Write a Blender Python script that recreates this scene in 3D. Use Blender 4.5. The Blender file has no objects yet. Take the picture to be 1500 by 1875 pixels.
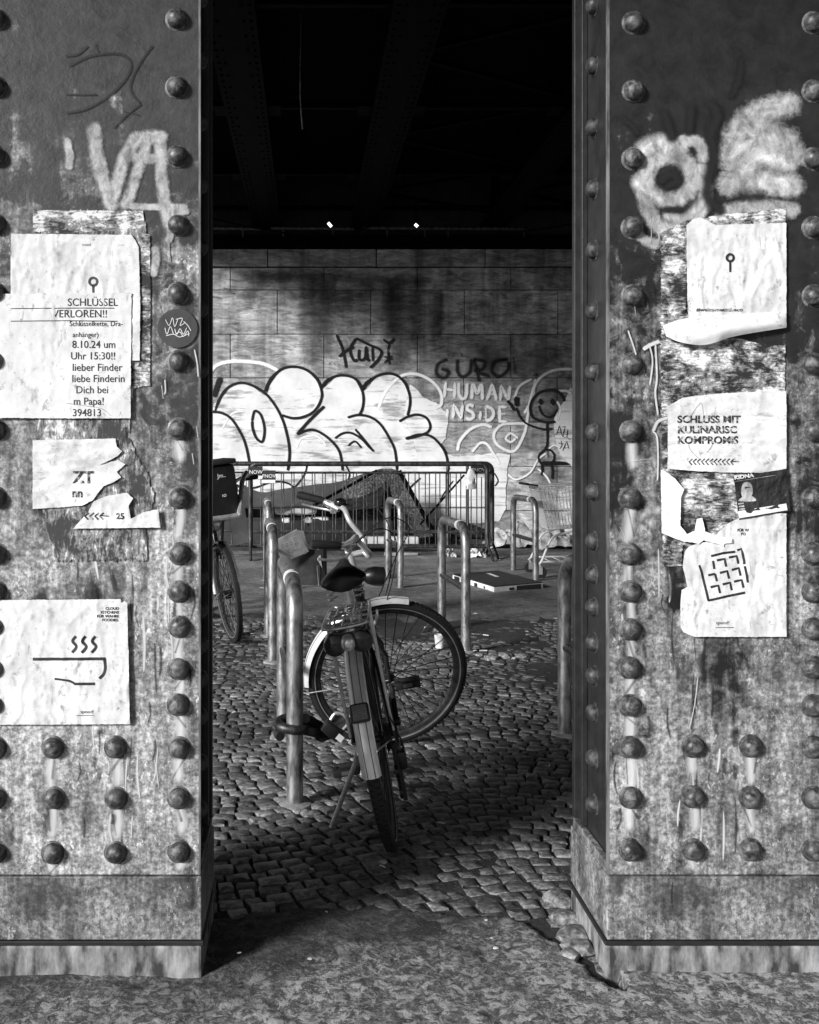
import bpy, bmesh, math, random
import numpy as np
from mathutils import Vector, Matrix, Quaternion, noise as mnoise
from mathutils.geometry import tessellate_polygon
R = math.radians
random.seed(7)
rng = np.random.default_rng(7)
scene = bpy.context.scene
COL = scene.collection

# ------------------------------------------------------------------ camera
F, HX, HY, EYE = 1800.0, 562.0, 825.0, 1.35      # focal length and vanishing point in photo pixels, eye height
cam_d = bpy.data.cameras.new('camera')
cam = bpy.data.objects.new('camera', cam_d)
COL.objects.link(cam)
cam.location = (0, 0, EYE)
cam.rotation_euler = (R(90), 0, 0)
cam_d.sensor_fit = 'AUTO'
cam_d.sensor_width = 36
cam_d.lens = 36 * F / 1875
cam_d.shift_x = (750 - HX) / 1875
cam_d.shift_y = -(937.5 - HY) / 1875
cam_d.clip_start = 0.05
cam_d.clip_end = 800
scene.camera = cam

# ------------------------------------------------------------------ light
SUN_EL, SUN_AZ = 21.0, 50.0                      # low soft sun from behind the left shoulder
SUN_E, SUN_ANGLE, SKY_E, EXPOSURE = 4.0, 12.0, 0.05, 0.65
world = bpy.data.worlds.new('World')
scene.world = world
world.use_nodes = True
wn, wl = world.node_tree.nodes, world.node_tree.links
wn.clear()
sky = wn.new('ShaderNodeTexSky'); sky.sky_type = 'NISHITA'; sky.sun_disc = False
sky.sun_elevation = R(SUN_EL); sky.sun_rotation = R(180 + SUN_AZ)
bw = wn.new('ShaderNodeRGBToBW'); bg = wn.new('ShaderNodeBackground'); bg.inputs[1].default_value = SKY_E
wo = wn.new('ShaderNodeOutputWorld')
wl.new(sky.outputs[0], bw.inputs[0]); wl.new(bw.outputs[0], bg.inputs[0]); wl.new(bg.outputs[0], wo.inputs[0])
sun_d = bpy.data.lights.new('sun', 'SUN'); sun_d.energy = SUN_E; sun_d.angle = R(SUN_ANGLE); sun_d.color = (1, 1, 1)
sun = bpy.data.objects.new('sun', sun_d); COL.objects.link(sun)
d = Vector((math.sin(R(SUN_AZ)) * math.cos(R(SUN_EL)), math.cos(R(SUN_AZ)) * math.cos(R(SUN_EL)), -math.sin(R(SUN_EL))))
sun.rotation_euler = d.to_track_quat('-Z', 'Y').to_euler()
sun.location = (-6, -4, 8)
scene.cycles.transparent_max_bounces = 24
scene.view_settings.view_transform = 'Standard'
scene.view_settings.look = 'None'
scene.view_settings.exposure = EXPOSURE
scene.view_settings.gamma = 1.0

# ------------------------------------------------------------------ helpers
def P(px, py, Y):
    return Vector(((px - HX) * Y / F, Y, EYE - (py - HY) * Y / F))

def G(px, py):                                   # ground point under a pixel
    Y = EYE * F / (py - HY)
    return Vector(((px - HX) * Y / F, Y, 0))

def catmull(pts, closed=False, n=6):
    pts = [tuple(p) for p in pts]
    if len(pts) < 3: return pts
    out = []
    m = len(pts)
    rngi = range(m) if closed else range(m - 1)
    for i in rngi:
        if closed: p0, p1, p2, p3 = (pts[(i + k) % m] for k in (-1, 0, 1, 2))
        else: p0, p1, p2, p3 = pts[max(i - 1, 0)], pts[i], pts[i + 1], pts[min(i + 2, m - 1)]
        for j in range(n):
            t = j / n
            out.append(tuple(0.5 * ((2 * b) + (c - a) * t + (2 * a - 5 * b + 4 * c - e) * t * t + (3 * b - a - 3 * c + e) * t ** 3)
                             for a, b, c, e in zip(p0, p1, p2, p3)))
    if not closed: out.append(pts[-1])
    return out

class MB:
    def __init__(s):
        s.v, s.f, s.e = [], [], []
    def add(s, vs, fs, edge=1.0):
        o = len(s.v)
        s.v.extend([tuple(v) for v in vs])
        s.e.extend(edge if isinstance(edge, list) else [edge] * len(vs))
        s.f.extend([tuple(i + o for i in f) for f in fs])
        return s
    def box(s, lo, hi, M=None):
        x0, y0, z0 = lo; x1, y1, z1 = hi
        v = [(x0,y0,z0),(x1,y0,z0),(x1,y1,z0),(x0,y1,z0),(x0,y0,z1),(x1,y0,z1),(x1,y1,z1),(x0,y1,z1)]
        if M: v = [M @ Vector(p) for p in v]
        return s.add(v, [(0,3,2,1),(4,5,6,7),(0,1,5,4),(1,2,6,5),(2,3,7,6),(3,0,4,7)])
    def cbox(s, lo, hi, b, M=None):              # box with chamfered edges
        bm = bmesh.new()
        c = [(a + k) / 2 for a, k in zip(lo, hi)]
        bmesh.ops.create_cube(bm, size=1)
        for v in bm.verts: v.co = Vector([c[i] + v.co[i] * (hi[i] - lo[i]) for i in range(3)])
        bmesh.ops.bevel(bm, geom=list(bm.edges), offset=b, segments=2, affect='EDGES', profile=.5)
        bm.verts.index_update()
        vs = [(M @ v.co) if M else v.co for v in bm.verts]
        s.add(vs, [[v.index for v in f.verts] for f in bm.faces]); bm.free()
        return s
    def tube(s, pts, r, n=8, closed=False, caps=True):
        pts = [Vector(p) for p in pts]
        m = len(pts)
        rs = r if isinstance(r, (list, tuple)) else [r] * m
        tg = []
        for i in range(m):
            a = pts[(i - 1) % m] if (closed or i > 0) else pts[i]
            b = pts[(i + 1) % m] if (closed or i < m - 1) else pts[i]
            t = (b - a)
            tg.append(t.normalized() if t.length > 1e-9 else Vector((0, 0, 1)))
        nrm = tg[0].orthogonal().normalized()
        vs = []
        for i in range(m):
            if i:
                q = tg[i - 1].rotation_difference(tg[i]); nrm = (q @ nrm).normalized()
            bi = tg[i].cross(nrm)
            for k in range(n):
                a = 2 * math.pi * k / n
                vs.append(pts[i] + rs[i] * (math.cos(a) * nrm + math.sin(a) * bi))
        fs = []
        for i in range(m if closed else m - 1):
            for k in range(n):
                a, b = i * n + k, i * n + (k + 1) % n
                c, dd = ((i + 1) % m) * n + (k + 1) % n, ((i + 1) % m) * n + k
                fs.append((a, b, c, dd))
        if caps and not closed:
            fs.append(tuple(range(n))[::-1]); fs.append(tuple((m - 1) * n + k for k in range(n)))
        return s.add(vs, fs)
    def ring(s, c, ax, Rr, prof, n=64, arc=None): # revolve (radial, axial) profile points (closed loop) about axis ax
        ax = Vector(ax).normalized(); u = Vector((1, 0, 0)) if abs(ax.x) < .9 else Vector((0, 0, 1))
        u = (u - ax * u.dot(ax)).normalized(); w = ax.cross(u); c = Vector(c)
        a0, a1 = arc if arc else (0, 2 * math.pi)
        m = len(prof); vs = []; cnt = n if not arc else n + 1
        for i in range(cnt):
            a = a0 + (a1 - a0) * i / n
            dr = math.cos(a) * u + math.sin(a) * w
            for (pr, pa) in prof: vs.append(c + dr * (Rr + pr) + ax * pa)
        fs = []
        for i in range(n):
            j = (i + 1) % cnt
            for k in range(m):
                fs.append((i * m + k, i * m + (k + 1) % m, j * m + (k + 1) % m, j * m + k))
        if arc:
            fs.append(tuple(range(m))); fs.append(tuple(n * m + k for k in range(m))[::-1])
        return s.add(vs, fs)
    def lathe(s, c, ax, prof, n=16):             # (r, h) open profile with the axis ax
        ax = Vector(ax).normalized(); u = ax.orthogonal().normalized(); w = ax.cross(u); c = Vector(c)
        vs = []; m = len(prof)
        for (r, h) in prof:
            for k in range(n):
                a = 2 * math.pi * k / n
                vs.append(c + ax * h + max(r, 1e-4) * (math.cos(a) * u + math.sin(a) * w))
        fs = []
        for i in range(m - 1):
            for k in range(n):
                fs.append((i * n + k, i * n + (k + 1) % n, (i + 1) * n + (k + 1) % n, (i + 1) * n + k))
        fs.append(tuple(range(n))[::-1]); fs.append(tuple((m - 1) * n + k for k in range(n)))
        return s.add(vs, fs)
    def ribbon(s, pts, w, Y, smooth=True, closed=False, taper=0.0):
        q = catmull(pts, closed, 6) if smooth else [tuple(p) for p in pts]
        if not smooth:
            q2 = []
            for a, b in zip(q[:-1], q[1:]):
                k = max(1, int(math.hypot(b[0] - a[0], b[1] - a[1]) / 6))
                q2 += [(a[0] + (b[0] - a[0]) * j / k, a[1] + (b[1] - a[1]) * j / k) for j in range(k)]
            q = q2 + [q[-1]]
        m = len(q); vs = []; ed = []; dY = 6e-6 * Y
        cum = [0.0]
        for i in range(1, m): cum.append(cum[-1] + math.hypot(q[i][0] - q[i - 1][0], q[i][1] - q[i - 1][1]))
        for i in range(m):
            a = q[(i - 1) % m] if (closed or i > 0) else q[i]
            b = q[(i + 1) % m] if (closed or i < m - 1) else q[i]
            tx, ty = b[0] - a[0], b[1] - a[1]; L = math.hypot(tx, ty) or 1
            nx, ny = -ty / L, tx / L
            t = i / max(m - 1, 1)
            h = w * .5 * (1 - taper * abs(2 * t - 1) ** 3)
            for k, e in ((-1, 0.0), (0, 1.0), (1, 0.0)):
                vs.append(P(q[i][0] + nx * h * k, q[i][1] + ny * h * k, Y - dY * i))
                ed.append(e * (1 if closed else min(1, min(cum[i], cum[-1] - cum[i]) / (w * .45)) if w >= 14 else 1 if 0 < i < m - 1 else .6))
        fs = []
        for i in range(m if closed else m - 1):
            j = (i + 1) % m
            for k in (0, 1): fs.append((i * 3 + k, j * 3 + k, j * 3 + k + 1, i * 3 + k + 1))
        return s.add(vs, fs, ed)
    def blob(s, pts, Y, inset=4, smooth=True, n=5):
        q = catmull(pts, True, n) if smooth else [tuple(p) for p in pts]
        m = len(q)
        area = sum(q[i][0] * q[(i + 1) % m][1] - q[(i + 1) % m][0] * q[i][1] for i in range(m))
        sg = 1 if area > 0 else -1
        inn = []
        for i in range(m):
            a, b = q[i - 1], q[(i + 1) % m]
            tx, ty = b[0] - a[0], b[1] - a[1]; L = math.hypot(tx, ty) or 1
            inn.append((q[i][0] - ty / L * inset * sg, q[i][1] + tx / L * inset * sg))
        vs = [P(x, y, Y) for x, y in q] + [P(x, y, Y) for x, y in inn]
        fs = [(i, (i + 1) % m, m + (i + 1) % m, m + i) for i in range(m)]
        tri = tessellate_polygon([[Vector((x, y, 0)) for x, y in inn]])
        fs += [tuple(m + i for i in t) for t in tri]
        return s.add(vs, fs, [0.0] * m + [1.0] * m)
    def field(s, strokes, Y, step=2.6):           # one sheet for overlapping strokes: 'edge' = depth inside the nearest stroke
        segs = []
        for pts, w in strokes:
            q = catmull(pts, False, 5)
            for a, b in zip(q[:-1], q[1:]): segs.append((a[0], a[1], b[0], b[1], w))
        sg = np.array(segs); pad = sg[:, 4].max() * .55
        x0, x1 = min(sg[:, 0].min(), sg[:, 2].min()) - pad, max(sg[:, 0].max(), sg[:, 2].max()) + pad
        y0, y1 = min(sg[:, 1].min(), sg[:, 3].min()) - pad, max(sg[:, 1].max(), sg[:, 3].max()) + pad
        xs_, ys_ = np.arange(x0, x1 + step, step), np.arange(y0, y1 + step, step)
        X, Yy = np.meshgrid(xs_, ys_); E = np.zeros_like(X)
        for ax, ay, bx_, by, w in segs:
            dx, dy = bx_ - ax, by - ay; L = dx * dx + dy * dy + 1e-9
            t = np.clip(((X - ax) * dx + (Yy - ay) * dy) / L, 0, 1)
            E = np.maximum(E, 1 - np.hypot(X - ax - t * dx, Yy - ay - t * dy) / (w * .5))
        E = np.clip(E, 0, 1); ny, nx = X.shape; idx = -np.ones((ny, nx), int); vs, ed, fs = [], [], []
        keep = np.zeros((ny - 1, nx - 1), bool)
        keep |= (E[:-1, :-1] > 0) | (E[1:, :-1] > 0) | (E[:-1, 1:] > 0) | (E[1:, 1:] > 0)
        for j, i in zip(*np.nonzero(keep)):
            f = []
            for jj, ii in ((j, i), (j, i + 1), (j + 1, i + 1), (j + 1, i)):
                if idx[jj, ii] < 0: idx[jj, ii] = len(vs); vs.append(P(X[jj, ii], Yy[jj, ii], Y)); ed.append(float(E[jj, ii]))
                f.append(int(idx[jj, ii]))
            fs.append(tuple(f))
        return s.add(vs, fs, ed)
    def slab(s, pts, Y, th=.0015):               # flat sheet cut to an outline (pixels), with thickness
        m = len(pts)
        vs = [P(x, y, Y) for x, y in pts]; vs += [v + Vector((0, th, 0)) for v in vs]
        tri = tessellate_polygon([[Vector((x, y, 0)) for x, y in pts]])
        fs = [tuple(t) for t in tri] + [(i, (i + 1) % m, m + (i + 1) % m, m + i) for i in range(m)]
        return s.add(vs, fs)
    def xf(s, fn):
        s.v = [tuple(fn(Vector(v))) for v in s.v]; return s
    def build(s, name, mat, parent=None, smooth=True, angle=40):
        me = bpy.data.meshes.new(name)
        me.from_pydata(s.v, [], s.f)
        at = me.attributes.new('edge', 'FLOAT', 'POINT'); at.data.foreach_set('value', s.e)
        me.validate(); 
        bm = bmesh.new(); bm.from_mesh(me); bmesh.ops.recalc_face_normals(bm, faces=bm.faces); bm.to_mesh(me); bm.free()
        if smooth:
            me.polygons.foreach_set('use_smooth', [True] * len(me.polygons))
            try: me.set_sharp_from_angle(angle=R(angle))
            except Exception: pass
        o = bpy.data.objects.new(name, me); COL.objects.link(o)
        if mat: me.materials.append(mat)
        if parent: o.parent = parent
        return o

def tag(o, label=None, cat=None, group=None, kind=None):
    if label: o['label'] = label
    if cat: o['category'] = cat
    if group: o['group'] = group
    if kind: o['kind'] = kind
    return o

def thing(name, label, cat, group=None, loc=None):
    o = bpy.data.objects.new(name, None); COL.objects.link(o)
    o.empty_display_size = .1
    if loc is not None: o.location = loc
    return tag(o, label, cat, group)

# ------------------------------------------------------------------ materials
def nt(name):
    m = bpy.data.materials.new(name); m.use_nodes = True
    n, l = m.node_tree.nodes, m.node_tree.links
    b = n['Principled BSDF']
    return m, n, l, b

def grey(v): return (v, v, v, 1)

def coords(n, l, scale=(1, 1, 1), rot=(0, 0, 0)):
    tc = n.new('ShaderNodeTexCoord'); mp = n.new('ShaderNodeMapping')
    mp.inputs['Scale'].default_value = scale; mp.inputs['Rotation'].default_value = rot
    l.new(tc.outputs['Object'], mp.inputs[0]); return mp.outputs[0]

def nz(n, l, vec, scale, detail=5, rough=.6, dist=0):
    t = n.new('ShaderNodeTexNoise'); t.inputs['Scale'].default_value = scale; t.inputs['Detail'].default_value = detail
    t.inputs['Roughness'].default_value = rough; t.inputs['Distortion'].default_value = dist
    l.new(vec, t.inputs['Vector']); return t.outputs['Fac']

def ramp(n, l, fac, stops, mode='LINEAR'):
    r = n.new('ShaderNodeValToRGB'); r.color_ramp.interpolation = mode
    e = r.color_ramp.elements
    while len(e) < len(stops): e.new(.5)
    for k, (p, v) in enumerate(stops): e[k].position = p; e[k].color = grey(v)
    l.new(fac, r.inputs[0]); return r.outputs[0]

def mixc(n, l, fac, a, b, mode='MIX'):
    x = n.new('ShaderNodeMix'); x.data_type = 'RGBA'; x.blend_type = mode
    for sock, val in ((x.inputs[0], fac), (x.inputs[6], a), (x.inputs[7], b)):
        if isinstance(val, (int, float)): sock.default_value = val if sock == x.inputs[0] else grey(val)
        else: l.new(val, sock)
    return x.outputs[2]

def math_n(n, l, op, a, b=0, clamp=False):
    x = n.new('ShaderNodeMath'); x.operation = op; x.use_clamp = clamp
    for k, v in ((0, a), (1, b)):
        if isinstance(v, (int, float)): x.inputs[k].default_value = v
        else: l.new(v, x.inputs[k])
    return x.outputs[0]

def bump(n, l, b, h, strength=.3, dist=.01):
    x = n.new('ShaderNodeBump'); x.inputs['Strength'].default_value = strength; x.inputs['Distance'].default_value = dist
    l.new(h, x.inputs['Height']); l.new(x.outputs[0], b.inputs['Normal'])

def simple(name, lo, hi, scale=20, rough=.6, metal=0., bmp=.1, stretch=(1, 1, 1), detail=5, dist=.004, p0=.35, p1=.65):
    m, n, l, b = nt(name)
    c = coords(n, l, stretch)
    f = nz(n, l, c, scale, detail)
    l.new(ramp(n, l, f, [(p0, lo), (p1, hi)]), b.inputs['Base Color'])
    b.inputs['Roughness'].default_value = rough; b.inputs['Metallic'].default_value = metal
    if bmp: bump(n, l, b, nz(n, l, c, scale * 2.5, 4), bmp, dist)
    return m

def paint(name, val, lo=.5, cover=1.0, rough=.5, grain=60, gl=.35, soft=.35, streak=None, streak_val=None, thr=0.0, stretch=(1, 1, 1), flake=0):
    """Sprayed or brushed paint: covers more towards the middle of the stroke ('edge' = 1), broken up by grain."""
    m, n, l, b = nt(name)
    c = coords(n, l, stretch)
    at = n.new('ShaderNodeAttribute'); at.attribute_name = 'edge'
    f = nz(n, l, c, grain, 6, .7)
    a = math_n(n, l, 'ADD', at.outputs['Fac'], math_n(n, l, 'MULTIPLY', math_n(n, l, 'SUBTRACT', f, .5 + thr), gl * 4))
    mr = n.new('ShaderNodeMapRange'); mr.interpolation_type = 'SMOOTHSTEP'
    l.new(a, mr.inputs[0]); mr.inputs[1].default_value = .25 - soft * .5 + .2; mr.inputs[2].default_value = .25 + soft * .5 + .2
    mr.inputs[3].default_value = 0; mr.inputs[4].default_value = cover
    col = ramp(n, l, nz(n, l, c, grain * .35, 4), [(.3, val * lo), (.7, val)])
    if flake:
        col = mixc(n, l, 1.0, col, ramp(n, l, nz(n, l, coords(n, l, (1, 1, .7)), flake, 8, .78, .5), [(.36, .38), (.47, .8), (.6, 1.4)]), 'MULTIPLY')
    if streak:
        c2 = coords(n, l, streak)
        sf = nz(n, l, c2, 1, 5, .65)
        col = mixc(n, l, ramp(n, l, math_n(n, l, 'ADD', sf, math_n(n, l, 'MULTIPLY', math_n(n, l, 'SUBTRACT', nz(n, l, c, 2.2, 4), .5), .5)), [(.52, 0), (.64, 1)]), col, streak_val)
    l.new(col, b.inputs['Base Color']); b.inputs['Roughness'].default_value = rough
    l.new(mr.outputs[0], b.inputs['Alpha'])
    return m

M = {}
M['black'] = simple('black_rubber', .006, .014, 40, .75, 0, .15)
M['tyre'] = simple('tyre_rubber', .005, .012, 60, .7, 0, .3)
M['blackp'] = simple('black_plastic', .005, .012, 30, .38, 0, .08)
M['blackgloss'] = simple('black_gloss_paint', .008, .02, 30, .2, 0, .05)
M['chrome'] = simple('scuffed_chrome', .75, .9, 30, .25, .6, .06)
M['alu'] = simple('dull_aluminium', .55, .85, 30, .36, .8, .08)
M['silver'] = simple('silver_fender', .7, .86, 25, .3, .35, .05)
M['darkmetal'] = simple('dark_metal', .03, .08, 40, .45, .7, .15)
M['zinc'] = simple('galvanised_tube', .14, .46, 40, .42, .8, .3, (1, 1, .35), 8, p0=.36, p1=.62)
M['zincdark'] = simple('weathered_galvanised_steel', .03, .12, 26, .5, .8, .25, (1, 1, .3), 7)
M['card'] = simple('worn_cardboard', .26, .42, 12, .85, 0, .12)
M['cardd'] = simple('dark_cardboard', .012, .03, 12, .85, 0, .12)
M['white'] = simple('white_card', .62, .82, 14, .7, 0, .1)
M['whitedirty'] = simple('dirty_white_cloth', .35, .75, 9, .9, 0, .5, dist=.01)
M['lens'] = simple('dark_reflector', .02, .05, 60, .12, 0, .1)
M['reflector'] = simple('grey_reflector', .1, .2, 300, .2, 0, .4)
M['tarp'] = simple('dark_tarpaulin', .008, .035, 8, .5, 0, .5, dist=.03)
M['mesh'] = simple('woven_tarpaulin', .012, .16, 40, .7, 0, .5, p0=.45, p1=.7)
M['ink'] = simple('printing_ink', .01, .03, 50, .6, 0, 0)
M['litter'] = simple('litter_paper', .45, .8, 30, .8, 0, .2)
M['leaf'] = simple('dry_leaf', .05, .2, 60, .8, 0, .2)
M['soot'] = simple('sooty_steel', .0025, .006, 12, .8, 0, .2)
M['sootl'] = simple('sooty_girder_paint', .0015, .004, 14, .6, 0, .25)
M['concrete'] = simple('weathered_concrete', .15, .35, 18, .85, 0, .4)

M['spoke'] = simple('black_spoke_steel', .004, .01, 40, .5, 0, 0)

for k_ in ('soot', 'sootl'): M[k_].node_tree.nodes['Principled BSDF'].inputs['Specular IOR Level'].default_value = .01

def ink_worn(name):
    m, n, l, b = nt(name); c = coords(n, l, (1, 1, 2))
    f = nz(n, l, c, 70, 5, .7)
    l.new(ramp(n, l, f, [(.5, .015), (.66, .6)]), b.inputs['Base Color']); b.inputs['Roughness'].default_value = .7
    return m
M['inkworn'] = ink_worn('worn_printing_ink')

def lamp_mat():
    m, n, l, b = nt('lit_tube'); b.inputs['Emission Color'].default_value = grey(1); b.inputs['Emission Strength'].default_value = 1.2
    return m
M['lamp'] = lamp_mat()

def paper(name, lo=.44, hi=.74, crease=(20, 1, 4.5), st=.1):
    m, n, l, b = nt(name)
    c = coords(n, l, crease); c1 = coords(n, l)
    def vor(sc, feature, warp):
        wv = n.new('ShaderNodeTexNoise'); wv.inputs['Scale'].default_value = warp; wv.inputs['Detail'].default_value = 3; l.new(c1, wv.inputs['Vector'])
        ad = n.new('ShaderNodeVectorMath'); ad.operation = 'MULTIPLY_ADD'; l.new(wv.outputs['Color'], ad.inputs[0]); ad.inputs[1].default_value = (.05, .05, .05); l.new(c1, ad.inputs[2])
        mp = n.new('ShaderNodeMapping'); mp.inputs['Scale'].default_value = sc; l.new(ad.outputs[0], mp.inputs[0])
        v = n.new('ShaderNodeTexVoronoi'); v.feature = feature; v.inputs['Scale'].default_value = 1; l.new(mp.outputs[0], v.inputs['Vector']); return v.outputs['Distance']
    oi = n.new('ShaderNodeObjectInfo'); sh = n.new('ShaderNodeVectorMath'); sh.operation = 'ADD'; l.new(c, sh.inputs[0])
    mu = n.new('ShaderNodeMath'); mu.operation = 'MULTIPLY'; mu.inputs[1].default_value = 60; l.new(oi.outputs['Random'], mu.inputs[0]); l.new(mu.outputs[0], sh.inputs[1])
    r1 = math_n(n, l, 'ABSOLUTE', math_n(n, l, 'SUBTRACT', nz(n, l, sh.outputs[0], 1, 1.5, .5, .8), .5))
    r2 = nz(n, l, c1, 30, 5, .6)
    col = ramp(n, l, nz(n, l, c1, 10, 7, .7), [(.3, lo), (.6, hi)])
    blobs = ramp(n, l, nz(n, l, c1, 34, 6, .75, .6), [(.33, .45), (.42, 1.)])
    line = ramp(n, l, nz(n, l, c, 2.2, 6, .7), [(.38, .55), (.46, 1.)])
    msk = ramp(n, l, nz(n, l, c1, 16, 4), [(.47, 0), (.58, 1)])
    col = mixc(n, l, 1.0, col, blobs, 'MULTIPLY')
    col = mixc(n, l, msk, col, mixc(n, l, 1.0, col, line, 'MULTIPLY'))
    l.new(col, b.inputs['Base Color'])
    b.inputs['Roughness'].default_value = .7
    h = math_n(n, l, 'ADD', math_n(n, l, 'MULTIPLY', r1, .1), math_n(n, l, 'MULTIPLY', r2, .8))
    bump(n, l, b, h, st, .008)
    return m
M['paper'] = paper('creased_poster_paper')
M['paperh'] = paper('horizontally_creased_paper', .38, .78, (5, 1, 19), .1)
M['papern'] = paper('smooth_notice_paper', .54, .72, (9, 1, 3), .08)
M['papersm'] = paper('smooth_torn_paper', .74, .88, (6, 1, 6), .25)

def residue(name, sx, sz, rotv=0, dark=.015, t0=.44, t1=.54):
    m, n, l, b = nt(name)
    c = coords(n, l, (sx, 1, sz), (0, rotv, 0)); c1 = coords(n, l)
    f = math_n(n, l, 'ADD', math_n(n, l, 'MULTIPLY', nz(n, l, c, 1, 8, .75, 1.2), .62), math_n(n, l, 'MULTIPLY', nz(n, l, c1, 48, 7, .78, .8), .38))
    big = nz(n, l, c1, 11, 5, .65)
    f2 = math_n(n, l, 'ADD', f, math_n(n, l, 'MULTIPLY', math_n(n, l, 'SUBTRACT', big, .5), .75))
    col = ramp(n, l, f2, [(t0, dark), (t0 + .03, .12), (t1, .3), (t1 + .04, .72)])
    l.new(col, b.inputs['Base Color']); b.inputs['Roughness'].default_value = .7
    at = n.new('ShaderNodeAttribute'); at.attribute_name = 'edge'
    a = math_n(n, l, 'ADD', at.outputs['Fac'], math_n(n, l, 'MULTIPLY', math_n(n, l, 'SUBTRACT', nz(n, l, c, 1.5, 6, .7), .5), 2.4))
    l.new(math_n(n, l, 'GREATER_THAN', a, .42), b.inputs['Alpha'])
    bump(n, l, b, f, .5, .006)
    return m
M['resh'] = residue('torn_paper_residue_horizontal', 26, 95)
M['resd'] = residue('torn_paper_residue_slanted', 26, 90, R(-18))
M['resv'] = residue('torn_paper_residue_vertical', 95, 20, 0, .03, .455, .57)

def column_paint(name, wear_shade_z, wear_shade_amp, dark, pale, seed):
    """Old grey paint; pale lime and paste wear climbs up in an uneven front; the darker top also paints in deck shade."""
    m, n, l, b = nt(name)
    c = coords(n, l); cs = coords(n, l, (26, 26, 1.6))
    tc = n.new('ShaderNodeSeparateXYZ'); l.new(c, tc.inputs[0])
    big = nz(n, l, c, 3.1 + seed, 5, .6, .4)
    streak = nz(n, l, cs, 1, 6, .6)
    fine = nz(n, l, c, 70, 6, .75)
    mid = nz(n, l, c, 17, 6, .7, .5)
    zt = math_n(n, l, 'MULTIPLY', math_n(n, l, 'SUBTRACT', wear_shade_z, tc.outputs['Z']), wear_shade_amp)  # darker with height: part wear, part deck shade put into the colour
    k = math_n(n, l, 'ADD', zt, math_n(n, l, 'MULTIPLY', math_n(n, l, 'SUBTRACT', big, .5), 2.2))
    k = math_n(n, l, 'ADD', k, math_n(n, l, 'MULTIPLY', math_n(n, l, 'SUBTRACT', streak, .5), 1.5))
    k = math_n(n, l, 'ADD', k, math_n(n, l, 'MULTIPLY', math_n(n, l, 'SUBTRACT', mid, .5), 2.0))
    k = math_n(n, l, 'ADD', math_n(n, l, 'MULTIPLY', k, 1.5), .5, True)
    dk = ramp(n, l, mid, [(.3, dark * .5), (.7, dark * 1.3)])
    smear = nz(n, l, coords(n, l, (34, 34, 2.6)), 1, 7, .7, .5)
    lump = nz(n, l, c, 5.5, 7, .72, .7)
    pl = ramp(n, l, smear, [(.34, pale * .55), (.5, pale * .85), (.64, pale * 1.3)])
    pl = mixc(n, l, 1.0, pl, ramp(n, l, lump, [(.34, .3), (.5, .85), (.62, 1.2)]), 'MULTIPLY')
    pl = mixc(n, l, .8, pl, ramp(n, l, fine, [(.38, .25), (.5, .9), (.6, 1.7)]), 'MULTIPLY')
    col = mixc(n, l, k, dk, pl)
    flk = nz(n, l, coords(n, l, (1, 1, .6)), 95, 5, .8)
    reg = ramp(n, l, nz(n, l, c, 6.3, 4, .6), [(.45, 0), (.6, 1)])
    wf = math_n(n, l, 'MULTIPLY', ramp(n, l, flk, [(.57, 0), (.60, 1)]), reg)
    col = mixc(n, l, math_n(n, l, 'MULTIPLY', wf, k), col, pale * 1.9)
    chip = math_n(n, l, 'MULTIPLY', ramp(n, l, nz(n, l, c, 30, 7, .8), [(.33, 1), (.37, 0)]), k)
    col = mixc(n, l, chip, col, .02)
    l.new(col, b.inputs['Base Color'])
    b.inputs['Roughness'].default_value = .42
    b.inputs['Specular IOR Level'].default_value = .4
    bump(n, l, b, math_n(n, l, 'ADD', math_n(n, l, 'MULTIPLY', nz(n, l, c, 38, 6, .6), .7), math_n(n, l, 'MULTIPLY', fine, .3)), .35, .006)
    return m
M['colL'] = column_paint('worn_shaded_steel_paint_left', 1.25, .6, .045, .40, 0)
M['colR'] = column_paint('worn_shaded_steel_paint_right', .95, .65, .022, .32, .7)
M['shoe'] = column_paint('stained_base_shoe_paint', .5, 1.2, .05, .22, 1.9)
M['coldark'] = simple('dark_steel_paint', .014, .028, 20, .42, .1, .2)
M['rivet'] = simple('worn_rivet_paint', .05, .24, 55, .33, .25, .3, p0=.42, p1=.7)
M['rivetdark'] = simple('dark_rivet_paint', .03, .06, 40, .38, .1, .2)
def rivet_mat(name, lo, hi, rough):
    m, n, l, b = nt(name)
    oi = n.new('ShaderNodeObjectInfo'); tc = n.new('ShaderNodeTexCoord'); va = n.new('ShaderNodeVectorMath'); va.operation = 'ADD'
    mu = n.new('ShaderNodeMath'); mu.operation = 'MULTIPLY'; mu.inputs[1].default_value = 37; l.new(oi.outputs['Random'], mu.inputs[0])
    l.new(tc.outputs['Object'], va.inputs[0]); l.new(mu.outputs[0], va.inputs[1])
    f = nz(n, l, va.outputs[0], 38, 7, .75, .6); g = nz(n, l, va.outputs[0], 110, 5, .75)
    col = ramp(n, l, f, [(.38, lo * .5), (.50, (lo + hi) * .4), (.56, hi), (.68, hi * 1.5)])
    col = mixc(n, l, .6, col, ramp(n, l, g, [(.36, .3), (.6, 1.4)]), 'MULTIPLY')
    l.new(col, b.inputs['Base Color']); l.new(ramp(n, l, f, [(.4, rough), (.6, rough + .3)]), b.inputs['Roughness'])
    bump(n, l, b, math_n(n, l, 'ADD', f, math_n(n, l, 'MULTIPLY', g, .4)), .28, .005)
    return m
M['rivet'] = rivet_mat('worn_rivet_paint', .035, .11, .3)
M['rivetdark'] = rivet_mat('dark_rivet_paint', .03, .05, .4)
M['edgepaint'] = simple('bare_edge_steel', .06, .26, 40, .5, .2, .2, (1, 1, .2))
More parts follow.
